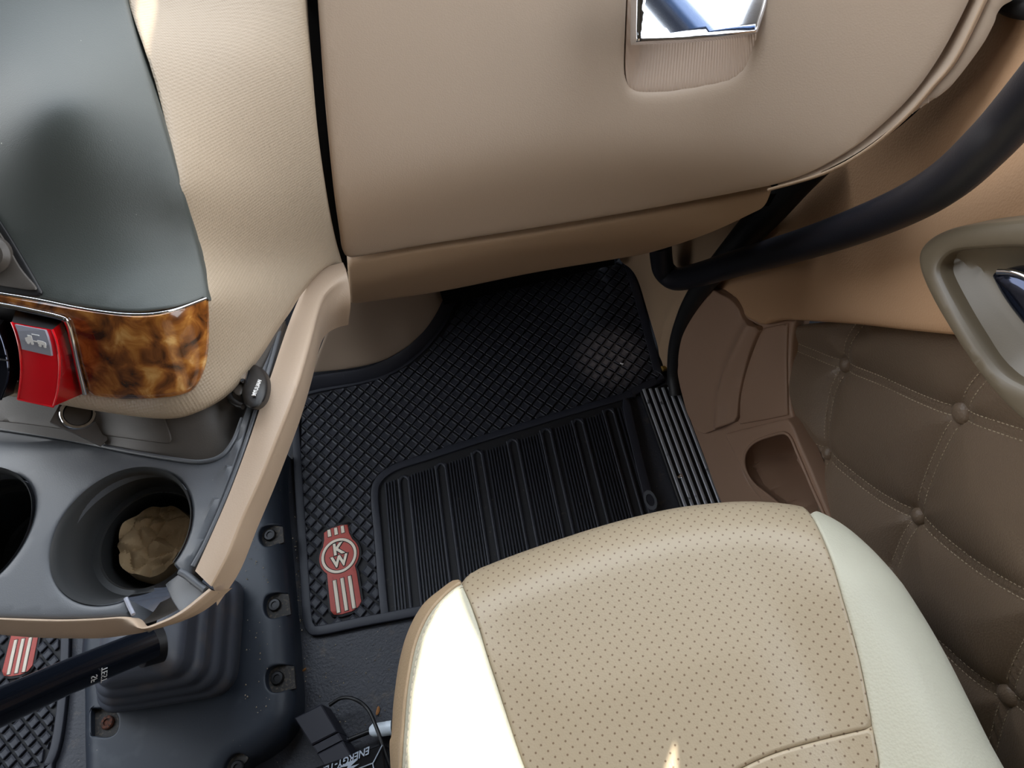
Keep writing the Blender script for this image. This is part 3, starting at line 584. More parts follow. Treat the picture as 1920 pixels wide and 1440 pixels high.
# ================================================================== PASSENGER SEAT
O_px = [(740, 1440), (742, 1380), (746, 1310), (753, 1245), (767, 1188), (792, 1138), (826, 1106), (860, 1083), (950, 1046), (1050, 1011), (1150, 980), (1250, 956), (1330, 945), (1400, 941), (1465, 945), (1520, 958), (1572, 986), (1622, 1032), (1672, 1094), (1720, 1168), (1762, 1242), (1800, 1318), (1835, 1390), (1862, 1440)]
O_w = [tuple(onz(x, y, 0.462)[:2]) for x, y in O_px] + [(0.298, -0.08), (0.285, -0.2), (0.27, -0.30), (-0.15, -0.30), (-0.168, -0.2), (-0.173, -0.05)]
SO = catmull(O_w, 5, True)
def seat_h(u, v):
    q = np.stack([np.ravel(u), np.ravel(v)], 1); d = dist_poly(q, SO); d = np.where(in_poly(q, SO), d, 0)
    t = np.clip(d / 0.062, 0, 1); z = 0.505 - 0.050 * (1 - np.sqrt(np.clip(1 - (1 - t) ** 2, 0, 1))) + 0.010 * np.clip((d - .03) / 0.12, 0, 1)
    c = 0.070 - 0.05 * q[:, 1]; b = np.clip((np.abs(q[:, 0] - c) - 0.10) / 0.08, 0, 1); z += 0.016 * b * b * (3 - 2 * b) * np.clip((0.24 - q[:, 1]) / 0.1, 0, 1)
    return z.reshape(np.shape(u))
SEAT = Surf((1, 0, 0), (0, 1, 0), (0, 0, 1), seat_h)
s_l = [(864, 1092), (880, 1128), (897, 1175), (912, 1225), (930, 1280), (948, 1335), (968, 1395), (984, 1440), (1005, 1500)]
s_r = [(1520, 962), (1540, 1000), (1560, 1050), (1578, 1110), (1594, 1165), (1610, 1225), (1624, 1290), (1637, 1360), (1650, 1430), (1662, 1500)]
s_b = [(862, 1093), (832, 1116), (800, 1155), (778, 1205), (766, 1260), (757, 1330), (752, 1400), (750, 1445), (752, 1500)]
s_t = [(1637, 1364), (1580, 1377), (1520, 1392), (1450, 1413), (1390, 1440), (1330, 1475), (1270, 1500)]
uvs = lambda L: [tuple(SEAT.uv(SEAT.hit(x, y))[0]) for x, y in L]
ul, ur, ub, ut = uvs(s_l), uvs(s_r), uvs(s_b), uvs(s_t)
Oc = [tuple(p) for p in SO]; iJ1, iJ2, iE = 7 * 5, 15 * 5, len(O_px) * 5
cn = lambda p: (p[0], p[1], 1)
dn = lambda L: [tuple(p) for p in catmull(L, 4)]
UL, UR, UB, UT = dn(ul + [(-0.062, -0.1), (-0.055, -0.28)]), dn(ur + [(0.215, -0.12), (0.205, -0.28)]), dn(ub + [(-0.155, -0.1), (-0.145, -0.28)]), dn(ut)
seat = thing('passenger_seat', 'perforated tan leather passenger seat with cream side bolsters', 'seat', (0.07, -0.03, 0.0))
RG = (0.003, 0.007, 0.012, 0.019, 0.028, 0.040)
kR = min(range(len(UR)), key=lambda i: (UR[i][0] - UT[0][0]) ** 2 + (UR[i][1] - UT[0][1]) ** 2)
kL0 = UL[0]
rear_j = (-0.052, -0.02)
UT = UT + [(0.03, -0.055), (-0.02, -0.06), (-0.066, -0.05)]
kL = min(range(len(UL)), key=lambda i: (UL[i][0] - UT[-1][0]) ** 2 + (UL[i][1] - UT[-1][1]) ** 2)
cen = [cn(UL[0])] + Oc[iJ1 + 2:iJ2 - 1] + [cn(UR[0])] + UR[1:kR] + [cn(UR[kR])] + UT[1:-1] + [cn(UL[kL])] + UL[1:kL][::-1]
rear = [cn(UR[kR])] + UR[kR + 1:-1] + [cn(UR[-1]), cn(UL[-1])] + UL[kL + 1:-1][::-1] + [cn(UL[kL])] + UT[1:-1][::-1]
lb = [cn(UB[0]), cn(UL[0])] + UL[1:-1] + [cn(UL[-1]), cn(UB[-1])] + UB[1:-1][::-1]
rb = [cn(UR[0])] + Oc[iJ2 + 1:iE] + [(0.298, -0.08), (0.285, -0.2), cn((0.27, -0.28)), cn(UR[-1])] + UR[1:-1][::-1]
sb = [cn(UB[0])] + UB[1:-1] + [cn(UB[-1]), cn((-0.166, -0.28)), (-0.173, -0.1), (-0.174, 0.0)] + Oc[0:iJ1 + 1]
for nm, o_, mt in (('cushion_centre', cen, 'perf'), ('cushion_rear', rear, 'perf'), ('left_bolster', lb, 'cream'), ('right_bolster', rb, 'cream'), ('left_border', sb, 'seatside')):
    p_ = panel(nm, SEAT, o_, M[mt], seat, thick=0.10 if nm != 'left_bolster' else .03, bevel=0.0028, sp=0.008, world=True, n=1, rings=RG, sharp=60)
    if 'bolster' in nm: p_['label'] = 'smooth cream leather bolster'
def stitches(name, S, uvp, mat, parent, L=0.0045, gap=0.0030, r=0.0006, off=0.0006):
    q = np.array(uvp); seg = np.linalg.norm(np.diff(q, axis=0), axis=1); cum = np.concatenate([[0], np.cumsum(seg)]); t = 0; out = []
    while t + L < cum[-1]:
        A = np.array([np.interp([t, t + L / 2, t + L], cum, q[:, k]) for k in range(2)]).T
        P = S.pt(A, off); P[0] -= S.N * r; P[2] -= S.N * r; out.append(tube('', P, r, None, n=5, sub=1, build=False)); t += L + gap
    if not out: return
    v, f = join(out); o = mesh(name, v, f, mat, parent, 60); o['kind'] = 'stuff'; return o
def offset(uvp, w):
    q = np.array(uvp); t = np.gradient(q, axis=0); t /= np.linalg.norm(t, axis=1)[:, None]; return q + np.stack([-t[:, 1], t[:, 0]], 1) * w
stitches('stitching', SEAT, offset(UB, -0.006)[:60] if False else offset(UB, 0.006), M['thread2'], seat, 0.004, 0.002)
tube('seam_piping', SEAT.pt(offset(UB, 0.0005), .0005), 0.0018, M['seatside'], seat, n=8, sub=1)
# seat frame and base, backrest and head restraint (above and behind the photographer)
box('seat_base', (0.06, -0.05, 0.19), (0.30, 0.34, 0.38), M['black'], seat, b=0.01)
box('seat_pan', (0.065, -0.04, 0.375), (0.38, 0.44, 0.05), M['black'], seat, b=0.01)
def cushion(name, cen, size, mat, parent, tilt=0.0):
    v = []; f = []; n = 16
    for i in range(n + 1):
        for j in range(n):
            a = -math.pi / 2 + math.pi * i / n; b = 2 * math.pi * j / n; e = .45
            sg = lambda w, e: math.copysign(abs(w) ** e, w)
            p = Vector((sg(math.cos(a), e) * sg(math.cos(b), e) * size[0] / 2, sg(math.cos(a), e) * sg(math.sin(b), e) * size[1] / 2, sg(math.sin(a), e) * size[2] / 2))
            p = Matrix.Rotation(tilt, 3, 'X') @ p; v.append(tuple(p + Vector(cen)))
    for i in range(n):
        for j in range(n): f.append((i * n + j, i * n + (j + 1) % n, (i + 1) * n + (j + 1) % n, (i + 1) * n + j))
    return mesh(name, v, f, mat, parent, 60)
cushion('backrest', (0.07, -0.44, 0.80), (0.46, 0.14, 0.66), M['seatside'], seat, math.radians(12))
cushion('head_restraint', (0.07, -0.53, 1.22), (0.26, 0.09, 0.17), M['brown'], seat, math.radians(8))

# ================================================================== DOOR
DUP = tps([onx(1330, 520, .335), onx(1420, 605, .345), onx(1500, 340, .40), onx(1600, 500, .39), onx(1600, 610, .37), onx(1800, 630, .378), onx(1700, 300, .435), onx(1920, 30, .48), onx(1920, 400, .42), onx(1720, 470, .40), onx(1980, 650, .40), onx(1980, 200, .45), onx(1700, 200, .445), onx(1900, -60, .49)], (-1, -.05, 0.1))
door = thing('door_1', 'tan passenger door lining with buttoned leather insert', 'door', (0.42, 0.4, 0.0), kind='structure')
del door['label'], door['category']
upo = [(1318, 544, 1), (1330, 500), (1400, 430), (1470, 360), (1500, 300), (1560, 220), (1700, 80), (1820, -60), (1900, -140, 1), (2040, -140, 1), (2040, 680, 1), (1796, 634, 1), (1700, 624), (1600, 612), (1520, 606), (1475, 603), (1450, 604), (1432, 610), (1422, 611, 1), (1396, 598), (1386, 580), (1372, 562), (1345, 549)]
panel('upper_skin', DUP, upo, M['tan'], door, thick=0.035, bevel=0.010, sp=0.010, rings=(.001, .003))
DLO = tps([onx(1285, 600, .300), onx(1290, 545, .310), onx(1272, 690, .283), onx(1290, 780, .279), onx(1348, 940, .276), onx(1380, 600, .335), onx(1480, 620, .372), onx(1370, 800, .308), onx(1480, 790, .348), onx(1460, 945, .325), onx(1545, 960, .345), onx(1420, 1050, .30)], (-1, -.1, 0.25))
HP = [(1396, 846), (1418, 822), (1448, 812), (1474, 808), (1486, 820), (1496, 842), (1512, 880), (1530, 918), (1552, 965), (1572, 1030), (1500, 1012), (1466, 962), (1436, 934), (1411, 913), (1396, 890), (1390, 864)]
panel('lower_panel', DLO, [(1308, 548, 1), (1350, 545), (1425, 600), (1490, 598, 1), (1484, 640), (1482, 700), (1484, 770), (1510, 840), (1560, 960), (1620, 1080, 1), (1420, 1080, 1), (1352, 945), (1320, 860), (1292, 785), (1276, 735), (1268, 690), (1270, 650), (1286, 595)], M['brown'], door, thick=0.02, bevel=0.004, sp=0.008, holes=[HP])
spk = [(1322, 545), (1350, 552), (1370, 563), (1384, 580), (1393, 598), (1421, 613, 1), (1424, 620, 1), (1408, 655), (1395, 695), (1385, 740), (1381, 782, 1), (1376, 791, 1), (1345, 804), (1322, 813, 1), (1308, 808), (1290, 780), (1279, 742), (1271, 692), (1274, 648), (1290, 598)]
ridge = px_uv(DLO, [(1424, 600), (1398, 650), (1375, 700), (1362, 745), (1358, 800)])
panel('speaker_cover', DLO, spk, M['brown'], door, thick=0.01, bevel=0.002, sp=0.006, off=0.007, disp=lambda q: groove(q, ridge, 0.012, 0.009))
ridge2 = px_uv(DLO, [(1395, 615), (1370, 670), (1352, 720), (1340, 790)])
panel('side_filler', DLO, [(1428, 616, 1), (1476, 606, 1), (1474, 680), (1476, 779, 1), (1430, 788), (1386, 796, 1), (1388, 745), (1398, 698), (1412, 656)], M['brown'], door, thick=0.01, bevel=0.002, sp=0.008, off=0.003)
hole_p = [(1402, 842), (1420, 826), (1448, 816), (1470, 812), (1482, 820), (1492, 842), (1508, 880), (1524, 918), (1542, 958), (1560, 1010), (1500, 1000), (1470, 955), (1440, 928), (1415, 908), (1400, 885), (1396, 862)]
pk = panel('map_pocket', DLO, [(1357, 814, 1), (1400, 803), (1474, 785, 1), (1486, 800), (1500, 835), (1525, 893), (1548, 950), (1580, 1030, 1), (1500, 1060, 1), (1458, 975), (1434, 945), (1408, 915), (1388, 875)], M['brown'], door, thick=0.02, bevel=0.003, sp=0.006, off=0.012, holes=[hole_p])
hp_uv = DLO.uv(np.array([DLO.hit(x, y, .012) for x, y in smooth_outline(hole_p)]))
panel('pocket_lining', DLO, hole_p, M['brown'], pk, thick=0.002, bevel=0, sp=0.006, off=0.011, disp=lambda q: -0.075 * np.clip(dist_poly(q, hp_uv) / 0.016, 0, 1) ** .8)
tube('pocket_lip', [DLO.hit(x, y, .013) for x, y in hole_p], 0.0022, M['brown'], pk, n=8, closed=True, sub=4)
# tufted insert
DIN = tps([onx(1480, 620, .382), onx(1478, 700, .368), onx(1482, 770, .362), onx(1540, 930, .352), onx(1790, 640, .405), onx(1920, 800, .405), onx(1920, 1100, .385), onx(1940, 1440, .370), onx(1700, 1200, .358), onx(1600, 1020, .352), onx(1650, 760, .392), onx(1750, 950, .385)], (-1, -.1, 0.3))
SE = dict(h1=[(1470, 640), (1530, 665), (1580, 686), (1650, 713), (1720, 745), (1798, 776), (1860, 797), (1990, 840)], v1=[(1618, 600), (1592, 640), (1580, 686), (1562, 735), (1552, 790), (1547, 850), (1537, 890), (1520, 930)],
          v2=[(1870, 680), (1828, 725), (1798, 776), (1765, 840), (1740, 900), (1717, 970), (1698, 1010), (1678, 1060)], h2=[(1484, 812), (1515, 832), (1547, 850), (1590, 885), (1650, 930), (1717, 970), (1790, 1030), (1860, 1080), (1990, 1150)],
          h3=[(1640, 1110), (1700, 1165), (1760, 1208), (1820, 1262), (1885, 1307), (1990, 1365)], v3=[(1985, 1080), (1942, 1180), (1908, 1250), (1885, 1307), (1868, 1375), (1850, 1440)])
SU = {k: [tuple(p) for p in catmull(px_uv(DIN, v), 6)] for k, v in SE.items()}
BT = [(1580, 686), (1798, 776), (1547, 851), (1717, 970), (1885, 1307)]; BU = np.array(px_uv(DIN, BT))
def tuft(q):
    d = np.full(len(q), 1e9)
    for p in SU.values(): p = np.array(p); d = np.minimum(d, dist_seg(q, p[:-1], p[1:]))
    z = 0.014 * (1 - np.exp(-np.clip(d - .004, 0, 9) / 0.026)) + 0.0016 * np.exp(-((d - .0020) / .0010) ** 2) - 0.0010 * np.exp(-((d - .0044) / .0012) ** 2)
    for b in BU: r = np.hypot(*(q - b).T); z -= 0.006 * np.exp(-(r / .016) ** 2)
    return z
ino = [(1478, 612, 1), (1600, 600), (1700, 610), (1800, 625), (2000, 660, 1), (2000, 1500, 1), (1800, 1500, 1), (1640, 1180), (1570, 1040), (1540, 950), (1515, 885), (1492, 820), (1476, 778), (1470, 700), (1472, 640)]
ins = panel('buttoned_insert', DIN, ino, M['leather'], door, thick=0.02, bevel=0.008, sp=0.0036, disp=tuft, sharp=70)
TS = Surf(DIN.U, DIN.V, DIN.N, lambda a, b: DIN.h(a, b) + tuft(np.stack([np.ravel(a), np.ravel(b)], 1)).reshape(np.shape(a)))
def clipin(uvp):
    O_ = np.array([p[:2] for p in px_uv(DIN, ino)]); m = in_poly(uvp, O_) & (np.min([np.hypot(*(np.array(uvp) - b).T) for b in BU], 0) > .009); return m
for k, p in SU.items():
    for w in (-.0050, .0050):
        q = offset(p, w); m = clipin(q); run = []
        for pt_, ok in list(zip(q, m)) + [(None, False)]:
            if ok: run.append(pt_)
            elif len(run) > 3: stitches('stitching', TS, run, M['thread'], ins, 0.0030, 0.0020, 0.00048, .0008); run = []
            else: run = []
for b, r in zip(BU, (.0095, .0115, .009, .0095, .0115)):
    c = TS.pt(b, .0)[0]; bo_ = lathe('button', [(r * 1.02, -.004), (r, .001), (r * .9, .004), (r * .65, .0062), (r * .35, .0074), (.0003, .0078)], c, DIN.N, M['leather'], ins, 24, 70)
# armrest bezel with door release
bz = panel('release_bezel', DUP, [(2000, 402, 1), (1900, 413), (1810, 423), (1760, 436), (1730, 456), (1718, 482), (1722, 515), (1742, 562), (1770, 612), (1800, 660), (1840, 716), (1880, 762), (1930, 806), (2000, 850, 1)], M['taupe'], door, thick=0.045, bevel=0.007, sp=0.006, off=0.030, rings=(.001, .003),
           holes=[[(2000, 470, 1), (1900, 466), (1830, 469), (1785, 474), (1764, 488), (1757, 506), (1764, 530), (1790, 580), (1820, 630), (1850, 674), (1876, 702), (1910, 722), (2000, 760, 1)]])
bh = [(2000, 462, 1), (1900, 458), (1820, 461), (1775, 468), (1755, 484), (1750, 508), (1758, 536), (1782, 584), (1813, 635), (1845, 680), (1872, 710), (1910, 732), (2000, 770, 1)]
bh_uv = DUP.uv(np.array([DUP.hit(x, y, .026) for x, y in smooth_outline(bh)]))
panel('bezel_bowl', DUP, bh, M['taupe'], bz, thick=0.002, bevel=0, sp=0.006, off=0.026, disp=lambda q: -0.022 * np.clip(dist_poly(q, bh_uv) / 0.022, 0, 1) ** .7)
dh = panel('door_release', DUP, [(1846, 518), (1862, 509), (1885, 506), (1915, 514), (1945, 532), (2000, 575, 1), (2000, 720, 1), (1960, 672), (1920, 632), (1885, 590), (1860, 552)], M['darkchrome'], door, thick=0.02, bevel=0.012, sp=0.005, off=0.024, rings=(.001, .003, .006, .009), sharp=80)
dh['label'] = 'smoked chrome release lever'
tube('window_seal', [DUP.hit(x, y, .006) for x, y in [(1872, -40), (1888, -6), (1905, 6), (1935, 12), (1990, 14)]], .011, M['seal'], door, n=10)
tube('release_edge', [DUP.hit(x, y, .021) for x, y in [(1872, 510), (1900, 512), (1930, 524), (1990, 565)]], 0.0026, M['chrome'], dh, n=10)

# ================================================================== GRAB BAR and SEAL
gbpts = [(1238, 455, .262), (1240, 485, .266), (1246, 508, .274), (1268, 523, .287), (1310, 515, .305), (1400, 488, .33), (1500, 460, .347), (1600, 426, .360), (1700, 384, .372), (1780, 336, .382), (1850, 272, .39), (1905, 212, .397), (1990, 110, .40)]
tagit(tube('grab_bar', [onx(x, y, X) for x, y, X in gbpts], [.0165, .017, .0175, .018, .018, .018, .0178, .0178, .0178, .018, .018, .018, .018], M['blacktube'], None, n=24, sub=8), 'long curved black grab bar sweeping over the tan door', 'grab bar')
sl = [(1545, 290, .545), (1500, 335, .50), (1455, 385, .45), (1412, 432, .385), (1368, 482, .325), (1328, 528, .26), (1302, 565, .205), (1284, 605, .145), (1272, 650, .085), (1268, 700, .035), (1272, 740, .012)]
KK = [onz(x, y, z) for x, y, z in sl]
tagit(tube('weatherstrip', [p + np.array([-.004, 0, 0]) for p in KK], [.021, .021, .021, .020, .018, .016, .014, .013, .013, .012, .012], M['seal'], None, n=16, sub=6), 'black rubber weatherstrip between kick panel and door', 'seal')
KP = tps([onz(1150, 480, .04), onz(1190, 520, .01), onz(1243, 692, .004), onz(1262, 700, .012), onz(1255, 640, .075), onz(1285, 590, .15), onz(1320, 540, .22), onz(1220, 600, .05), onz(1230, 480, .15), onz(1300, 470, .27), onz(1430, 392, .40), onz(1500, 340, .47), onz(1400, 440, .36), onz(1200, 450, .12), onz(1350, 380, .40)], (-.8, -.5, .4))
fold = px_uv(KP, [(1292, 548), (1262, 575), (1246, 610), (1238, 650), (1237, 690)])
kp = panel('kick_panel', KP, [(1150, 470, 1), (1190, 400, 1), (1440, 330, 1), (1540, 320, 1), (1440, 415), (1345, 510), (1300, 565), (1275, 610), (1262, 660), (1258, 700, 1), (1244, 693, 1), (1230, 640), (1212, 580), (1196, 528), (1182, 505), (1165, 492)], M['tansmooth'], None, thick=0.02, bevel=0.003, sp=0.008, disp=lambda q: groove(q, fold, 0.004, 0.003))
tagit(kp, 'tan moulded kick panel between footwell and weatherstrip', 'panel')
fc = P_(1252, 689, .012); tagit(box('brass_clip', fc, (.022, .010, .006), newmat('brass', (150, 120, 60), 0.4, metal=.8)), 'small brass clip on the floor at the foot of the weatherstrip', 'clip')

# ================================================================== FOOTWELL SIDE COVER
SCV = tps([onz(582, 700, .03), onz(690, 690, .03), onz(770, 645, .03), onz(815, 595, .035), onz(840, 550, .05), onz(606, 600, .16), onz(660, 575, .19), onz(720, 560, .17), onz(800, 540, .12), onz(650, 640, .10), onz(720, 620, .09), onz(620, 520, .26), onz(800, 480, .20)], (.2, -.6, .75))
tagit(panel('footwell_cover', SCV, [(583, 699, 1), (592, 674), (606, 638), (619, 604), (634, 560), (640, 500, 1), (860, 470, 1), (850, 520), (832, 560), (812, 598), (780, 638), (740, 666), (700, 682), (650, 692)], M['beige'], None, thick=0.03, bevel=0.005, sp=0.01), 'beige rounded cover on the left side of the dark footwell', 'panel')

# ================================================================== FLOOR MATS
def clip_half(poly, p, n):   # keep the side where (x-p).n >= 0
    out = []
    for i in range(len(poly)):
        a, b = poly[i], poly[(i + 1) % len(poly)]; da, db = np.dot(a - p, n), np.dot(b - p, n)
        if da >= 0: out.append(a)
        if (da >= 0) != (db >= 0): out.append(a + (b - a) * da / (da - db))
    return out
def blocks(region, a1, a2, pitch, gap, org, avoid=None):
    u = np.array([math.cos(a1), math.sin(a1)]); v = np.array([math.cos(a2), math.sin(a2)]); res = []; rg = np.array(region); mn, mx = rg.min(0), rg.max(0)
    cen = (mn + mx) / 2; k = int(np.linalg.norm(mx - mn) / pitch / 1.2) + 2
    A, B = rg, np.roll(rg, -1, 0); area = np.sum(A[:, 0] * B[:, 1] - B[:, 0] * A[:, 1])
    for i in range(-k, k):
        for j in range(-k, k):
            c = cen + org + u * pitch * i + v * pitch * (j + 0.5 * (i % 2) * 0)
            if np.any(c < mn - .03) or np.any(c > mx + .03): continue
            h = (pitch - gap) / 2; q = [c - u * h - v * h, c + u * h - v * h, c + u * h + v * h, c - u * h + v * h]
            ins_ = in_poly(np.array(q + [c]), rg); 
            if not ins_.any(): continue
            if not ins_.all():
                # clip with the nearest border lines
                d = [(dist_seg(c[None], a[None], b[None])[0], a, b) for a, b in zip(A, B)]; d.sort(key=lambda t: t[0])
                for _, a, b in d[:3]:
                    if _ > pitch: break
                    n = np.array([-(b - a)[1], (b - a)[0]]); n = n if area > 0 else -n
                    q = clip_half(q, a, n)
                    if len(q) < 3: break
                if len(q) < 3: continue
                Q = np.array(q); ar = abs(np.sum(Q[:, 0] * np.roll(Q[:, 1], -1) - np.roll(Q[:, 0], -1) * Q[:, 1])) / 2
                if ar < pitch ** 2 * .06 or not in_poly(Q.mean(0), rg)[0]: continue
            Q = np.array(q)
            if avoid is not None and (in_poly(Q, avoid).any() or in_poly(Q.mean(0), avoid)[0] or dist_poly(Q.mean(0), avoid)[0] < pitch * .3): 
                if in_poly(Q, avoid).all(): continue
                if in_poly(Q.mean(0), avoid)[0]: continue
            res.append(Q)
    return res
def block_vf(Q, z0, z1, b=.0011):
    c = Q.mean(0); n = len(Q); 
    Ar = np.sum(Q[:, 0] * np.roll(Q[:, 1], -1) - np.roll(Q[:, 0], -1) * Q[:, 1])
    if Ar < 0: Q = Q[::-1]
    In = c + (Q - c) * (1 - b / (np.linalg.norm(Q - c, axis=1)[:, None] + 1e-9)); In2 = c + (In - c) * .62
    V = [(x, y, z0) for x, y in Q] + [(x, y, z1 - .0006) for x, y in Q] + [(x, y, z1) for x, y in In] + [(x, y, z1 - .0008) for x, y in In2]
    F = [tuple(range(3 * n, 4 * n))]
    for k in range(3): F += [(k * n + i, k * n + (i + 1) % n, (k + 1) * n + (i + 1) % n, (k + 1) * n + i) for i in range(n)]
    return V, F
def lay_blocks(Qs, z0, z1, mat, par, limit=300):
    Qs = sorted(Qs, key=lambda Q: np.hypot(Q.mean(0)[0], Q.mean(0)[1])); cache = {}
    for Q in Qs[:limit]:
        c = Q.mean(0); key = tuple(np.round((Q - c).ravel(), 4)); loc = Vector((c[0], c[1], z0))
        if key not in cache:
            V, F = block_vf(Q - c, 0, z1 - z0); me = bpy.data.meshes.new('tread_block'); me.from_pydata([tuple(map(float, v)) for v in V], [], F); me.materials.append(mat); me.update(); cache[key] = me
        o = bpy.data.objects.new('tread_block', cache[key]); link(o, par); o.location = loc
    rest = Qs[limit:]
    if rest:
        v, f = join([block_vf(Q, z0, z1) for Q in rest]); o = mesh('far_tread_blocks', v, f, mat, par, 30, smooth=False); o['kind'] = 'stuff'
F9 = flat(.009)
w9 = lambda L: [tuple(onz(p[0], p[1], .009)[:2]) + ((1,) if len(p) > 2 else ()) for p in L]
mat_ = thing('floor_mat', 'black rubber passenger floor mat with diamond tread and red emblem', 'floor mat', (-0.08, 0.65, 0.0))
mo = [(549, 735, 1), (546, 790), (549, 860), (556, 980), (562, 1080), (567, 1160), (575, 1183), (596, 1191), (680, 1174), (780, 1155), (1000, 1108), (1262, 1050, 1), (1222, 920), (1192, 800), (1180, 745, 1), (1248, 712, 1), (1240, 690), (1212, 585), (1188, 505), (1168, 440, 1), (880, 480, 1), (850, 548), (822, 602), (785, 650), (735, 687), (680, 706), (600, 721)]
panel('mat_base', flat(.0045), w9(mo), M['rubberbase'], mat_, thick=.0044, bevel=0, sp=0.05, world=True, n=3)
MO = smooth_outline(w9(mo), 3)
MOi = MO[:]; _A = np.roll(MO, 1, 0); _B = np.roll(MO, -1, 0); _t = _B - _A; _t /= np.linalg.norm(_t, axis=1)[:, None]; _n = np.stack([-_t[:, 1], _t[:, 0]], 1)
if np.sum(MO[:, 0] * _B[:, 1] - _B[:, 0] * MO[:, 1]) < 0: _n = -_n
MOi = MO + _n * .015
panel('mat_border', F9, [tuple(p) for p in MO], M['matrim'], mat_, thick=.0088, bevel=.0015, sp=0.02, world=True, n=1, holes=[[tuple(p) for p in MOi]])
bar = catmull([onz(x, y, .009) for x, y in [(722, 1160), (716, 1100), (708, 1000), (702, 930), (709, 900), (740, 876), (800, 856), (900, 823), (1050, 777), (1150, 748), (1190, 736)]], 5)
bo2, bi2 = offset(bar[:, :2], .0065), offset(bar[:, :2], -.0065)
panel('mat_divider', F9, [tuple(bo2[0]) + (1,)] + [tuple(p) for p in bo2[1:-1]] + [tuple(bo2[-1]) + (1,), tuple(bi2[-1]) + (1,)] + [tuple(p) for p in bi2[1:-1][::-1]] + [tuple(bi2[0]) + (1,)], M['matrim'], mat_, thick=.006, bevel=.0015, sp=.02, world=True, n=1)
# emblem outline in its own frame (x right, y up, origin at the ring centre)
def emblem(cx, cy, rot, par, sc=1.0, z=.0065, letters=True, visible_from=None):
    ca, sa = math.cos(rot), math.sin(rot); T_ = lambda L: [(cx + sc * (x * ca - y * sa), cy + sc * (x * sa + y * ca)) for x, y in L]
    def sil(g):
        r = .0335 + g; out = []
        out += [(-.0205 - g, .0475 + g), (-.010, .0515 + g), (.010, .0525 + g), (.0205 + g, .0500 + g), (.0215 + g, .034)]
        out += [(r * math.sin(math.radians(t)), r * math.cos(math.radians(t))) for t in range(48, 137, 11)]
        out += [(.0245 + g, -.035), (.0255 + g, -.085), (.020 + g, -.0925 - g * .7), (.008, -.0965 - g), (-.008, -.0965 - g), (-.020 - g, -.0935 - g * .7), (-.0245 - g, -.086), (-.0235 - g, -.035)]
        out += [(-r * math.sin(math.radians(t)), r * math.cos(math.radians(t))) for t in range(136, 47, -11)] + [(-.0215 - g, .034)]
        return T_(out)
    pad = panel('emblem', flat(z + .0018), sil(.004), M['rubberbase'], par, thick=.0018, bevel=.0008, sp=.02, world=True, n=1); pad['label'] = 'red and cream grille shaped emblem reading KW'
    def pc(nm, L, mt, top, th=.0012, holes=()): 
        return panel(nm, flat(top), T_(L), M[mt], pad, thick=th, bevel=.0003, sp=.02, world=True, n=1, holes=[T_(h) for h in holes])
    panel('emblem_field', flat(z + .0028), sil(0), M['emred'], pad, thick=.001, bevel=.0004, sp=.01, world=True, n=1)
    C_ = lambda r, n=36: [(r * math.cos(2 * math.pi * i / n), r * math.sin(2 * math.pi * i / n)) for i in range(n)]
    pc('emblem_groove', C_(.0305), 'rubberbase', z + .0031, .0003, [C_(.0240)])
    pc('emblem_ring', C_(.0296), 'emcream', z + .0040, .0012, [C_(.0252)])
    for x0, x1, w in ((-.0125, -.0120, .0056), (.0, .0008, .0056), (.0125, .0130, .0056)):
        pc('emblem_groove', [(x0 - w / 2 - .001, -.038), (x0 + w / 2 + .001, -.038), (x1 + w / 2 + .001, -.094), (x1 - w / 2 - .001, -.094)], 'rubberbase', z + .0031, .0003)
        pc('emblem_stripe', [(x0 - w / 2, -.039), (x0 + w / 2, -.039), (x1 + w / 2, -.093), (x1 - w / 2, -.093)], 'emcream', z + .0038, .001)
    for x0 in (-.0115, .0, .0115):
        pc('emblem_groove', [(x0 - .0038, .0365), (x0 + .0038, .0365), (x0 + .0034, .0510), (x0 - .0034, .0510)], 'rubberbase', z + .0031, .0003)
        pc('emblem_stripe', [(x0 - .0028, .0375), (x0 + .0028, .0375), (x0 + .0025, .0500), (x0 - .0025, .0500)], 'emcream', z + .0038, .001)
    if letters:
        for ch_, oy, h_ in (('K', .0110, .0270), ('W', -.0105, .0255)):
            o2_ = T_([(0, oy)])[0]; text('emblem_letter', ch_, (o2_[0], o2_[1], z + .0036), (ca, sa, 0), (-sa, ca, 0), h_ * sc, M['emcream'], pad, ext=.0006, bold=.0009)
            text('emblem_letter', ch_, (o2_[0], o2_[1], z + .0030), (ca, sa, 0), (-sa, ca, 0), h_ * sc, M['rubberbase'], pad, ext=.0002, bold=.0022)
    return np.array(sil(.006))
ec = onz(636, 1042, .009)
sil_ = emblem(ec[0], ec[1], math.radians(3.0), mat_)
# tread field = mat inside border, left/above of divider
cutr = [tuple(p) for p in bo2] ; side = np.array(bo2)
RG_ = [p for p in MOi]
reg = [tuple(p[:2]) for p in [onz(*q, .009) for q in [(566, 748), (563, 860), (570, 980), (576, 1080), (582, 1158), (598, 1176), (640, 1170), (706, 1155)]]] + [tuple(p) for p in (bo2 if np.linalg.norm(bo2[0] - onz(700, 1165, .009)[:2]) < np.linalg.norm(bi2[0] - onz(700, 1165, .009)[:2]) else bi2)][1:-2] + [tuple(onz(*q, .009)[:2]) for q in [(1236, 705), (1226, 660), (1200, 575), (1178, 508), (1160, 450), (900, 488), (868, 560), (838, 615), (795, 665), (740, 700), (680, 720), (620, 732)]]
lay_blocks(blocks(reg, math.radians(-51.0), math.radians(42), .0176, .0030, np.array([.003, .004]), sil_), .0045, .0088, M['rubber'], mat_, 300)
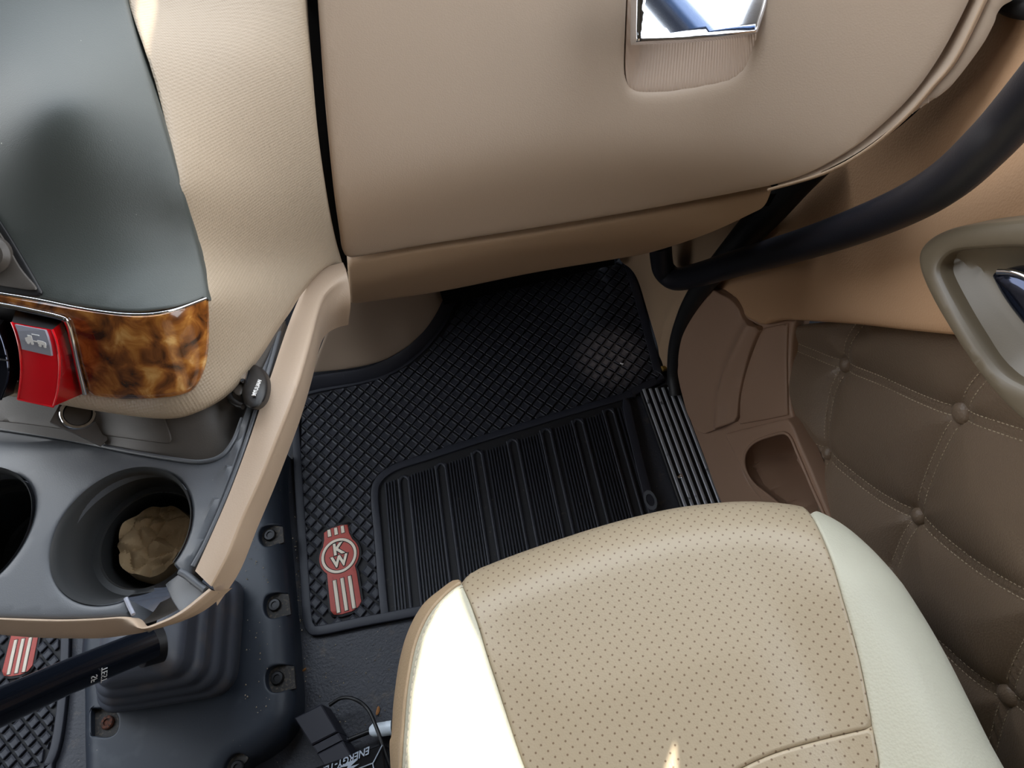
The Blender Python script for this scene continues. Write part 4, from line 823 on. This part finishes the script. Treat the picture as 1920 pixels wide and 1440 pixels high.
# U shaped ribs and fine ribs in the heel pad
def rib_dir(a, b): d = onz(*b, .009)[:2] - onz(*a, .009)[:2]; return d / np.linalg.norm(d)
rd = rib_dir((752, 900), (776, 1150)); rn = np.array([rd[1], -rd[0]]); rn = rn if rn[0] > 0 else -rn
_e0, _e1 = onz(720, 1150, .008)[:2], onz(1100, 1068, .008)[:2]; _en = np.array([-(_e1 - _e0)[1], (_e1 - _e0)[0]])
def rlen(a): return float(np.dot(_e0 - a, _en) / np.dot(rd, _en))
tops = [(756, 892), (825, 868), (893, 844), (960, 823), (1022, 803), (1082, 785), (1140, 766)]
for x, y in tops:
    c = onz(x, y, .008)[:2]; w = .0085; L = rlen(c); P = [c + rd * L - rn * w, c + rd * .02 - rn * w, c + rd * .012 - rn * w, c + rd * .004 - rn * w * .75, c, c + rd * .004 + rn * w * .75, c + rd * .012 + rn * w, c + rd * .02 + rn * w, c + rd * L + rn * w]
    V, F = tube('', [(p[0], p[1], .0050) for p in P], .0030, None, n=8, sub=4, build=False)
    mesh('rib_loop', V, F, M['rubber'], mat_, 60)
fine = []
tc = [onz(x, y, .008)[:2] for x, y in tops]
lo_ = onz(724, 930, .008)[:2]; hi_ = onz(1176, 775, .008)[:2]
xs = np.arange(0, np.dot(hi_ - lo_, rn), .0052)
tl = onz(730, 893, .008)[:2]; tr = onz(1186, 748, .008)[:2]
for s_ in xs:
    p = lo_ + rn * s_; 
    # start just below the divider
    t0 = tl + (tr - tl) * s_ / xs[-1]; a = p + rd * (np.dot(t0 - p, rd) + .010); near = min(abs(np.dot(c - p, rn)) for c in tc)
    if near < .013: continue
    Lr = rlen(a)
    fine.append(box_vf((*(a + rd * Lr / 2), .0060), (.0024, Lr, .0032), (rn[0], rn[1], 0), (-rd[0], -rd[1], 0)))
v, f = join(fine); o = mesh('fine_ribs', v, f, M['rubber'], mat_, 30, smooth=False); o['kind'] = 'stuff'
# lettering at the sill end of the mat
lp = onz(1218, 938, .0095); ld = rib_dir((1207, 905), (1222, 950)); text('moulded_letter', 'O', lp, (ld[0], ld[1], 0), (-ld[1], ld[0], 0), .027, M['text_grey'], mat_, ext=.0006, bold=.0006, wide=1.7)
lp2 = onz(1232, 985, .0095); text('moulded_letter', 'M', lp2, (ld[0], ld[1], 0), (-ld[1], ld[0], 0), .027, M['text_grey'], mat_, ext=.0006, bold=.0006, wide=1.7)
# raised rubber flange along the side cover
tube('floor_flange', [], 0, None) if False else None
fl1 = [(545, 742), (600, 728), (680, 714), (738, 694), (788, 656), (826, 608), (852, 556), (872, 500)]; fl0 = [(560, 712), (600, 702), (680, 690), (735, 668), (775, 640), (806, 600), (830, 552), (845, 500)]
f0 = [onz(x, y, .030) for x, y in fl0]; f1 = [onz(x, y, .010) for x, y in fl1]
tagit(loft('floor_flange', [[p - np.array([0, 0, .02]) for p in f0], f0, [a * .5 + b * .5 + np.array([0, 0, .004]) for a, b in zip(f0, f1)], f1, [p - np.array([0, 0, .009]) for p in f1]], M['rubber'], None, nu=60), 'raised black rubber flange curving under the beige side cover', 'flange')

# driver's mat at the bottom left
dm = thing('floor_mat', 'black rubber driver floor mat with striped emblem below the console', 'floor mat', (-0.85, 0.36, 0.0))
do = w9([(-160, 1100, 1), (126, 1100, 1), (129, 1180), (127, 1260), (121, 1330), (112, 1390), (98, 1430), (70, 1460), (-160, 1500, 1)])
panel('mat_base', flat(.0045), do, M['rubberbase'], dm, thick=.0044, bevel=0, sp=0.05, world=True, n=3)
DO = smooth_outline(do, 3); _t = np.roll(DO, -1, 0) - np.roll(DO, 1, 0); _t /= np.linalg.norm(_t, axis=1)[:, None]; _n = np.stack([-_t[:, 1], _t[:, 0]], 1)
if np.sum(DO[:, 0] * np.roll(DO[:, 1], -1) - np.roll(DO[:, 0], -1) * DO[:, 1]) < 0: _n = -_n
DI = DO + _n * .014
panel('mat_border', F9, [tuple(p) for p in DO], M['matrim'], dm, thick=.0088, bevel=.0015, sp=0.02, world=True, n=1, holes=[[tuple(p) for p in DI]])
e2 = onz(33, 1266, .009)[:2] + np.array([.003, .0965]); sil2 = emblem(e2[0], e2[1], math.radians(-4), dm)
lay_blocks(blocks([tuple(p) for p in DO + _n * .0175], math.radians(-50), math.radians(42), .0176, .0042, np.array([0, 0]), sil2), .0045, .0088, M['rubber'], dm, 250)

# ================================================================== SILL PLATE
sp0 = thing('sill_plate', 'ribbed aluminium scuff plate beside the tan door', 'sill plate', (0.25, 0.5, 0.0))
yv = np.array([onz(1205, 735, .01), onz(1283, 955, .01)]); sd = (yv[1] - yv[0])[:2]; sd /= np.linalg.norm(sd); sn_ = np.array([-sd[1], sd[0]]); sn_ = sn_ if sn_[0] > 0 else -sn_
s0 = yv[0][:2]
box('plate', (*(s0 + sn_ * .029 + sd * .21), .0045), (.066, .43, .009), M['black'], sp0, (sn_[0], sn_[1], 0), (-sd[0], -sd[1], 0), .002)
for i in range(6):
    box('plate_rib', (*(s0 + sn_ * (.0035 + .0108 * i) + sd * (.205 + .0 * i)), .0105), (.0052, .42 - .004 * i, .004), M['satin'], sp0, (sn_[0], sn_[1], 0), (-sd[0], -sd[1], 0), .0012)
for px_, py_ in ((1275, 893),):
    lathe('plate_screw', [(.0048, 0), (.0044, .0015), (.002, .002), (.0003, .001)], onz(px_, py_, .0125), (0, 0, 1), M['chrome'], sp0, 16)
# ================================================================== GEAR LEVER TUNNEL COVER
def h_tc(u, v):
    return np.full(np.shape(u), .055)
tco = [(533, 845, 1), (529, 880), (530, 940), (540, 1060), (549, 1160), (555, 1250), (558, 1310), (552, 1352), (530, 1388), (495, 1416), (455, 1442), (425, 1500, 1), (168, 1500, 1), (165, 1400), (164, 1300), (160, 1200), (200, 1000), (300, 845, 1)]
TCO = np.array([onz(p[0], p[1], .03)[:2] for p in smooth_outline(tco)])
def tch(u, v):
    q = np.stack([np.ravel(u), np.ravel(v)], 1); d = np.where(in_poly(q, TCO), dist_poly(q, TCO), 0); t = np.clip(d / .032, 0, 1)
    return (.058 - .030 * (1 - np.sqrt(np.clip(1 - (1 - t) ** 2, 0, 1)))).reshape(np.shape(u))
TC = Surf((1, 0, 0), (0, 1, 0), (0, 0, 1), tch)
tn = thing('tunnel_cover', 'dark blue grey plastic floor cover around the gear lever boot', 'cover', (-0.55, 0.4, 0.0))
def pocket(x, y, w=30, h=22, side=1):
    if side > 0: return [(x + w + 6, y - h + 3, 1), (x + 2, y - h), (x - w * .55, y - h * .75), (x - w * .75, y - 2), (x - w * .6, y + h * .7), (x - 4, y + h), (x + w + 8, y + h - 8, 1)]
    return [(x - w * 1.2, y - h, 1), (x - 2, y - h), (x + w * .5, y - h * .6), (x + w * .62, y), (x + w * .45, y + h * .7), (x - 4, y + h), (x - w * 1.2, y + h * .9, 1)]
pks = [(507, 1004, 29, 20, 1), (516, 1135, 30, 24, 1), (521, 1272, 32, 26, 1), (203, 1355, 30, 27, -1)]
holes_ = [pocket(*p) for p in pks] + [[(424, 1478), (420, 1440), (432, 1418), (448, 1412), (462, 1420), (470, 1440), (472, 1478)]]
# stay inside the plate outline
lim = np.array(smooth_outline(tco))
def shrink(h):
    out = []
    for p in h:
        q = [float(p[0]), float(p[1])]
        while not (in_poly(np.array([q]), lim)[0] and dist_poly(np.array([q]), lim)[0] > 5): q[0] += 1.0 if q[0] < 350 else -1.0; q[1] -= .1
        out.append((q[0], q[1]) + ((1,) if len(p) > 2 else ()))
    return out
holes_ = [shrink(h) for h in holes_]
panel('cover_plate', TC, [tuple(p) for p in TCO], M['plate'], tn, thick=.03, bevel=0.002, sp=0.009, world=True, n=1, holes=[[tuple(q) for q in TC.uv(np.array([TC.hit(x, y) for x, y in smooth_outline(h)]))] for h in holes_], rings=(.004, .009, .016, .024))
for (x, y, *_r), h in zip(pks + [(446, 1440)], holes_):
    rust = x == 203
    pr = panel('screw_recess', flat(.045), [tuple(onz(*q[:2], .050)[:2]) for q in smooth_outline(h)], M['grime'], tn, thick=.004, bevel=0, sp=.02, world=True, n=1)
    lathe('screw', [(.0098, 0), (.0098, .003), (.0085, .0045), (.0050, .0047), (.0046, .0030), (.0003, .0030)], onz(x, y, .045), (0, 0, 1), M['rust' if rust else 'screw'], tn, 20)['label'] = 'rusty screw' if rust else 'dark round headed screw'
# ================================================================== GEAR LEVER
gl = thing('gear_lever', 'black gear lever leaning left from a ribbed rubber boot', 'gear lever', (-0.58, 0.36, 0.055))
def rrect(cx, cy, hx, hy, r, n=5, rot=0):
    out = []
    for sx, sy, a0 in ((1, 1, 0), (-1, 1, 90), (-1, -1, 180), (1, -1, 270)):
        for i in range(n + 1):
            a = math.radians(a0 + 90 * i / n); out.append((sx * (hx - r) + r * math.cos(a), sy * (hy - r) + r * math.sin(a)))
    c, s = math.cos(rot), math.sin(rot); return [(cx + x * c - y * s, cy + x * s + y * c) for x, y in out]
# centres chosen on the way from the base to the lever root
bx0 = onz(325, 1200, .06); st = []
lev = [(0.058, 0), (0.062, 0), (0.095, 0), (0.103, .010), (0.108, .013), (0.135, .013), (0.143, .023), (0.148, .026), (0.178, .026), (0.186, .038), (0.19, .041), (0.225, .042), (0.235, .056), (0.24, .062), (0.250, .085)]
ctop = onz(262, 1200, .24); cb = onz(328, 1205, .06)
for k, (z, ins2) in enumerate(lev):
    t = (z - .058) / .19; c = cb + (ctop - cb) * t; st.append([(x, y, z) for x, y in rrect(c[0], c[1], .103 - ins2, .088 - ins2 * .8, .034 - ins2 * .25, 6, math.radians(-4))])
V = [p for r_3 in st for p in r_3]; n_ = len(st[0]); F = [(i * n_ + j, i * n_ + (j + 1) % n_, (i + 1) * n_ + (j + 1) % n_, (i + 1) * n_ + j) for i in range(len(st) - 1) for j in range(n_)] + [tuple(range((len(st) - 1) * n_, len(st) * n_))]
bt = mesh('boot', V, F, M['boot'], gl, 60)
m_ = bt.modifiers.new('s', 'SUBSURF'); m_.levels = 1; m_.render_levels = 2
# rounded skirt of the boot at its lower left
L0, L1, L2 = onz(285, 1205, .262), onz(120, 1272, .33), onz(-120, 1380, .46)
M['darkrod'] = newmat('gloss_black_rod', (16, 20, 28), 0.16, spec=0.8)
tube('lever_rod', [L0, L1, L2], .0195, M['darkrod'], gl, n=24, sub=1)
tube('lever_collar', [onz(300, 1205, .245), onz(262, 1215, .262)], .024, M['black'], gl, n=20, sub=1)
rodd = (L1 - L0) / np.linalg.norm(L1 - L0)
for s_, q_, wd in (('TEST', .52, 0), ('SF', .66, 0), ('1', .8, 0)): pass
vwd = C0 - L1; vwd /= np.linalg.norm(vwd); nrm = vwd - vwd.dot(rodd) * rodd; nrm /= np.linalg.norm(nrm); sdv = np.cross(nrm, rodd)
dn_ = nrm * .72 - sdv * (-.69 if (np.cross(nrm, rodd))[1] < 0 else .69); 
for s_, px_ in (('TEST', 178), ('SF', 160)):
    p = L0 + (L1 - L0) * ((285 - px_) / 165.0)
    for dd in (dn_,):
        text('rod_lettering', s_, p + dd * .0190, np.cross(dd, rodd), rodd, .010, M['white'], gl, ext=.0002)
tagit(cushion('outside_reflection_shape', (0.82, 0.26, 1.08), (0.10, 0.13, 0.20), newmat('grey_reflection_shell', (120, 112, 104), .5), None), 'grey rounded shape added outside the passenger window for the chrome reflection', 'reflection shape')  # unseen shape added so the chrome pull mirrors a grey hump
slab('reflection_post_1', (0.625, 0.245, 0.84), (0.655, 0.275, 1.56), newmat('dark_blue_reflection', (24, 34, 60), .4))  # unseen post added to give the chrome pull a dark blue reflection
slab('reflection_post_2', (0.625, 0.285, 0.84), (0.655, 0.297, 1.56), newmat('steel_blue_reflection', (60, 96, 150), .4))  # second added post, a lighter blue band in the same reflection
# ================================================================== POWER ADAPTER, CABLES, BOX
ad = thing('power_adapter', 'black square plug adapter with cable lying by the seat', 'adapter', tuple(onz(610, 1370, .0)))
a0 = onz(620, 1308, .05); 
A1, A2, A3, A4 = [onz(x, y, .050) for x, y in ((552, 1346), (602, 1320), (652, 1405), (604, 1430))]
def hexa(name, top, th, mat, par, b=.0015):
    top = [np.array(p) for p in top]; c = sum(top) / 4; n = np.cross(top[1] - top[0], top[3] - top[0]); n /= np.linalg.norm(n); n = n if n[2] > 0 else -n
    ins3 = [c + (p - c) * (1 - b / np.linalg.norm(p - c) * 1.6) for p in top]
    V = [p - n * th for p in top] + [p - n * b for p in top] + ins3; F = [(8, 9, 10, 11), (3, 2, 1, 0)] + [(k * 4 + i, k * 4 + (i + 1) % 4, (k + 1) * 4 + (i + 1) % 4, (k + 1) * 4 + i) for k in range(2) for i in range(4)]
    return mesh(name, V, F, mat, par, 30)
mix = lambda a, b, t: a * (1 - t) + b * t
M['adapter'] = newmat('matt_dark_plastic', (34, 35, 46), .5)
hexa('adapter_body', (A1, A2, mix(A2, A3, .62), mix(A1, A4, .62)), .042, M['adapter'], ad)
hexa('adapter_band', [p - np.array([0, 0, .0015]) for p in (mix(A1, A4, .635), mix(A2, A3, .635), mix(A2, A3, .80), mix(A1, A4, .80))], .040, M['adapter'], ad)
hexa('adapter_body', (mix(A1, A4, .815), mix(A2, A3, .815), mix(A2, A3, 1.25), mix(A1, A4, 1.25)), .042, M['adapter'], ad)
cbl = [onz(x, y, z) for x, y, z in ((618, 1322, .03), (640, 1309, .035), (665, 1311, .04), (690, 1330, .04), (708, 1370, .05), (722, 1410, .05), (740, 1460, .045))]
tagit(tube('cable', cbl, .0026, M['black'], None, n=10, sub=8), 'thin black cable looping from the plug adapter towards the seat', 'cable')
cb2 = [onz(x, y, z) for x, y, z in ((638, 1394, .02), (662, 1384, .02), (692, 1372, .02))]
pc_ = thing('plug', 'round plug with white collar and ribbed strain relief under the cable', 'plug', tuple(cb2[0]))
tube('lead', cb2, .0034, M['black'], pc_, n=10, sub=6)
for i in range(4): 
    q = mix(cb2[0], cb2[1], i / 5.0); tube('relief_ring', [q, q + (cb2[1] - cb2[0]) * .08], .0050, M['adapter'], pc_, n=12, sub=1)
tube('collar', [onz(694, 1371, .02), onz(700, 1370, .02), onz(738, 1364, .02)], [.006, .0095, .0100], M['whitecap'], pc_, n=20, sub=1)
tube('plug_body', [onz(736, 1364, .02), onz(775, 1358, .02)], .0105, M['black'], pc_, n=20, sub=1)
bxx = thing('battery_box', 'glossy black box with silver slanted lettering beside the seat', 'box', tuple(onz(660, 1440, .0)))
B1, B2, B3, B4 = [onz(x, y, .055) for x, y in ((583, 1442), (716, 1396), (700, 1432), (590, 1475))]
M['glossblack'] = newmat('gloss_black', (12, 12, 16), .25)
hexa('box_body', (B1, B2, onz(735, 1520, .055), onz(600, 1560, .055)), .053, M['glossblack'], bxx)
tube('box_edge', [onz(717, 1397, .056), onz(699, 1432, .057), onz(702, 1446, .057)], .0009, M['silver'], bxx, n=6, sub=1)
tube('box_edge', [onz(699, 1431, .057), onz(660, 1446, .057)], .0009, M['silver'], bxx, n=6, sub=1)
tu_ = onz(612, 1444, .0565) - onz(690, 1408, .0565); tvv = -(onz(650, 1400, .0565) - onz(650, 1430, .0565))
text('box_lettering', 'ENERGY-TEK', onz(648, 1426, .0568), tu_, tvv, .0125, M['silver'], bxx, ext=.0003, shear=.4, bold=.0002)
zz = [(634, 1440), (672, 1424), (650, 1441), (676, 1432), (640, 1452), (655, 1440)]
V = [onz(x, y, .0570) for x, y in [(632, 1441), (654, 1428), (671, 1424), (657, 1437), (674, 1432), (648, 1450), (652, 1436)]]
mesh('bolt_mark', V, [tuple(range(7))], M['silver'], bxx, smooth=False)
# ================================================================== LITTER
def leaf(x, y, z, s, a, mt, name, lab, cat, grp=None):
    c = onz(x, y, z); V = []; n = 8
    for i in range(n): t = 2 * math.pi * i / n; V.append((c[0] + s * math.cos(t) * math.cos(a) - .4 * s * math.sin(t) * math.sin(a), c[1] + s * math.cos(t) * math.sin(a) + .4 * s * math.sin(t) * math.cos(a), c[2] + .0025 + .0012 * math.cos(2 * t)))
    V.append((c[0], c[1], c[2] + .0035)); V += [(a_, b_, c_ - .0012) for a_, b_, c_ in V[:n]]
    F = [(i, (i + 1) % n, n) for i in range(n)] + [(n + 1 + i, n + 1 + (i + 1) % n, (i + 1) % n, i) for i in range(n)]
    return tagit(mesh(name, V, F, mt, None, 40), lab, cat, grp)
leaf(709, 1333, .0, .0065, 1.2, M['leaf'], 'leaf_scrap', 'orange leaf scrap on the floor right of the cable loop', 'leaf')
leaf(571, 1256, .0, .004, .5, M['leaf'], 'leaf_scrap', 'tiny orange leaf scrap beside the tunnel cover edge', 'leaf')
leaf(1166, 683, .0088, .0035, 2.6, M['white'], 'pebble', 'tiny white pebble on the far right of the mat tread', 'pebble')
cr = []
for i in range(240):
    k = random.random()
    if k < .55: x, y, z = random.gauss(562, 7), random.uniform(880, 1330), .0
    elif k < .8: x, y, z = random.uniform(420, 540), random.uniform(1000, 1340), .0585
    else: x, y, z = random.uniform(580, 740), random.uniform(1200, 1400), .0
    if z > 0 and x > 510: continue
    if z > 0 and x < 455: x = 460 + random.random() * 30
    c = onz(x, y, z + .0012); s = random.uniform(.0005, .0013); cr.append(([c + np.array(v) * s for v in ((-1, -1, -.3), (1, -.8, -.3), (.2, 1, -.3), (0, 0, 1.2))], [(0, 1, 3), (1, 2, 3), (2, 0, 3), (2, 1, 0)]))
v, f = join(cr); tagit(mesh('grit', v, f, M['crumb'], None, 30, smooth=False), 'pale grit scattered along the edge of the tunnel cover', 'grit', None, 'stuff')

# ================================================================== ROOF with made-up openings that shape the sun patches on bolster, dash and seat
SD = np.array(SUNDIR)
def to_roof(P): return [tuple((p + SD * (1.8 - p[2]) / SD[2])[:2]) + (1,) for p in P]
sun_cutouts = [to_roof([SEAT.hit(x, y) for x, y in [(862, 1100), (902, 1205), (936, 1310), (982, 1440), (1004, 1500), (772, 1500), (766, 1400), (776, 1290), (796, 1195), (830, 1128)]]),
              to_roof([STACK.hit(x, y) for x, y in [(240, -70), (302, -70), (296, 0), (286, 70), (280, 124), (268, 76), (255, 24)]]),
              to_roof([SEAT.hit(x, y) for x, y in [(1268, 1384), (1272, 1440), (1277, 1500), (1238, 1500), (1248, 1440)]])]
cl = panel('ceiling', flat(1.8), [(-2.04, -1.34, 1), (0.66, -1.34, 1), (0.66, 1.0, 1), (-2.04, 1.0, 1)], M['shell'], None, thick=0.004, bevel=0, sp=0.3, world=True, holes=sun_cutouts); cl['kind'] = 'structure'
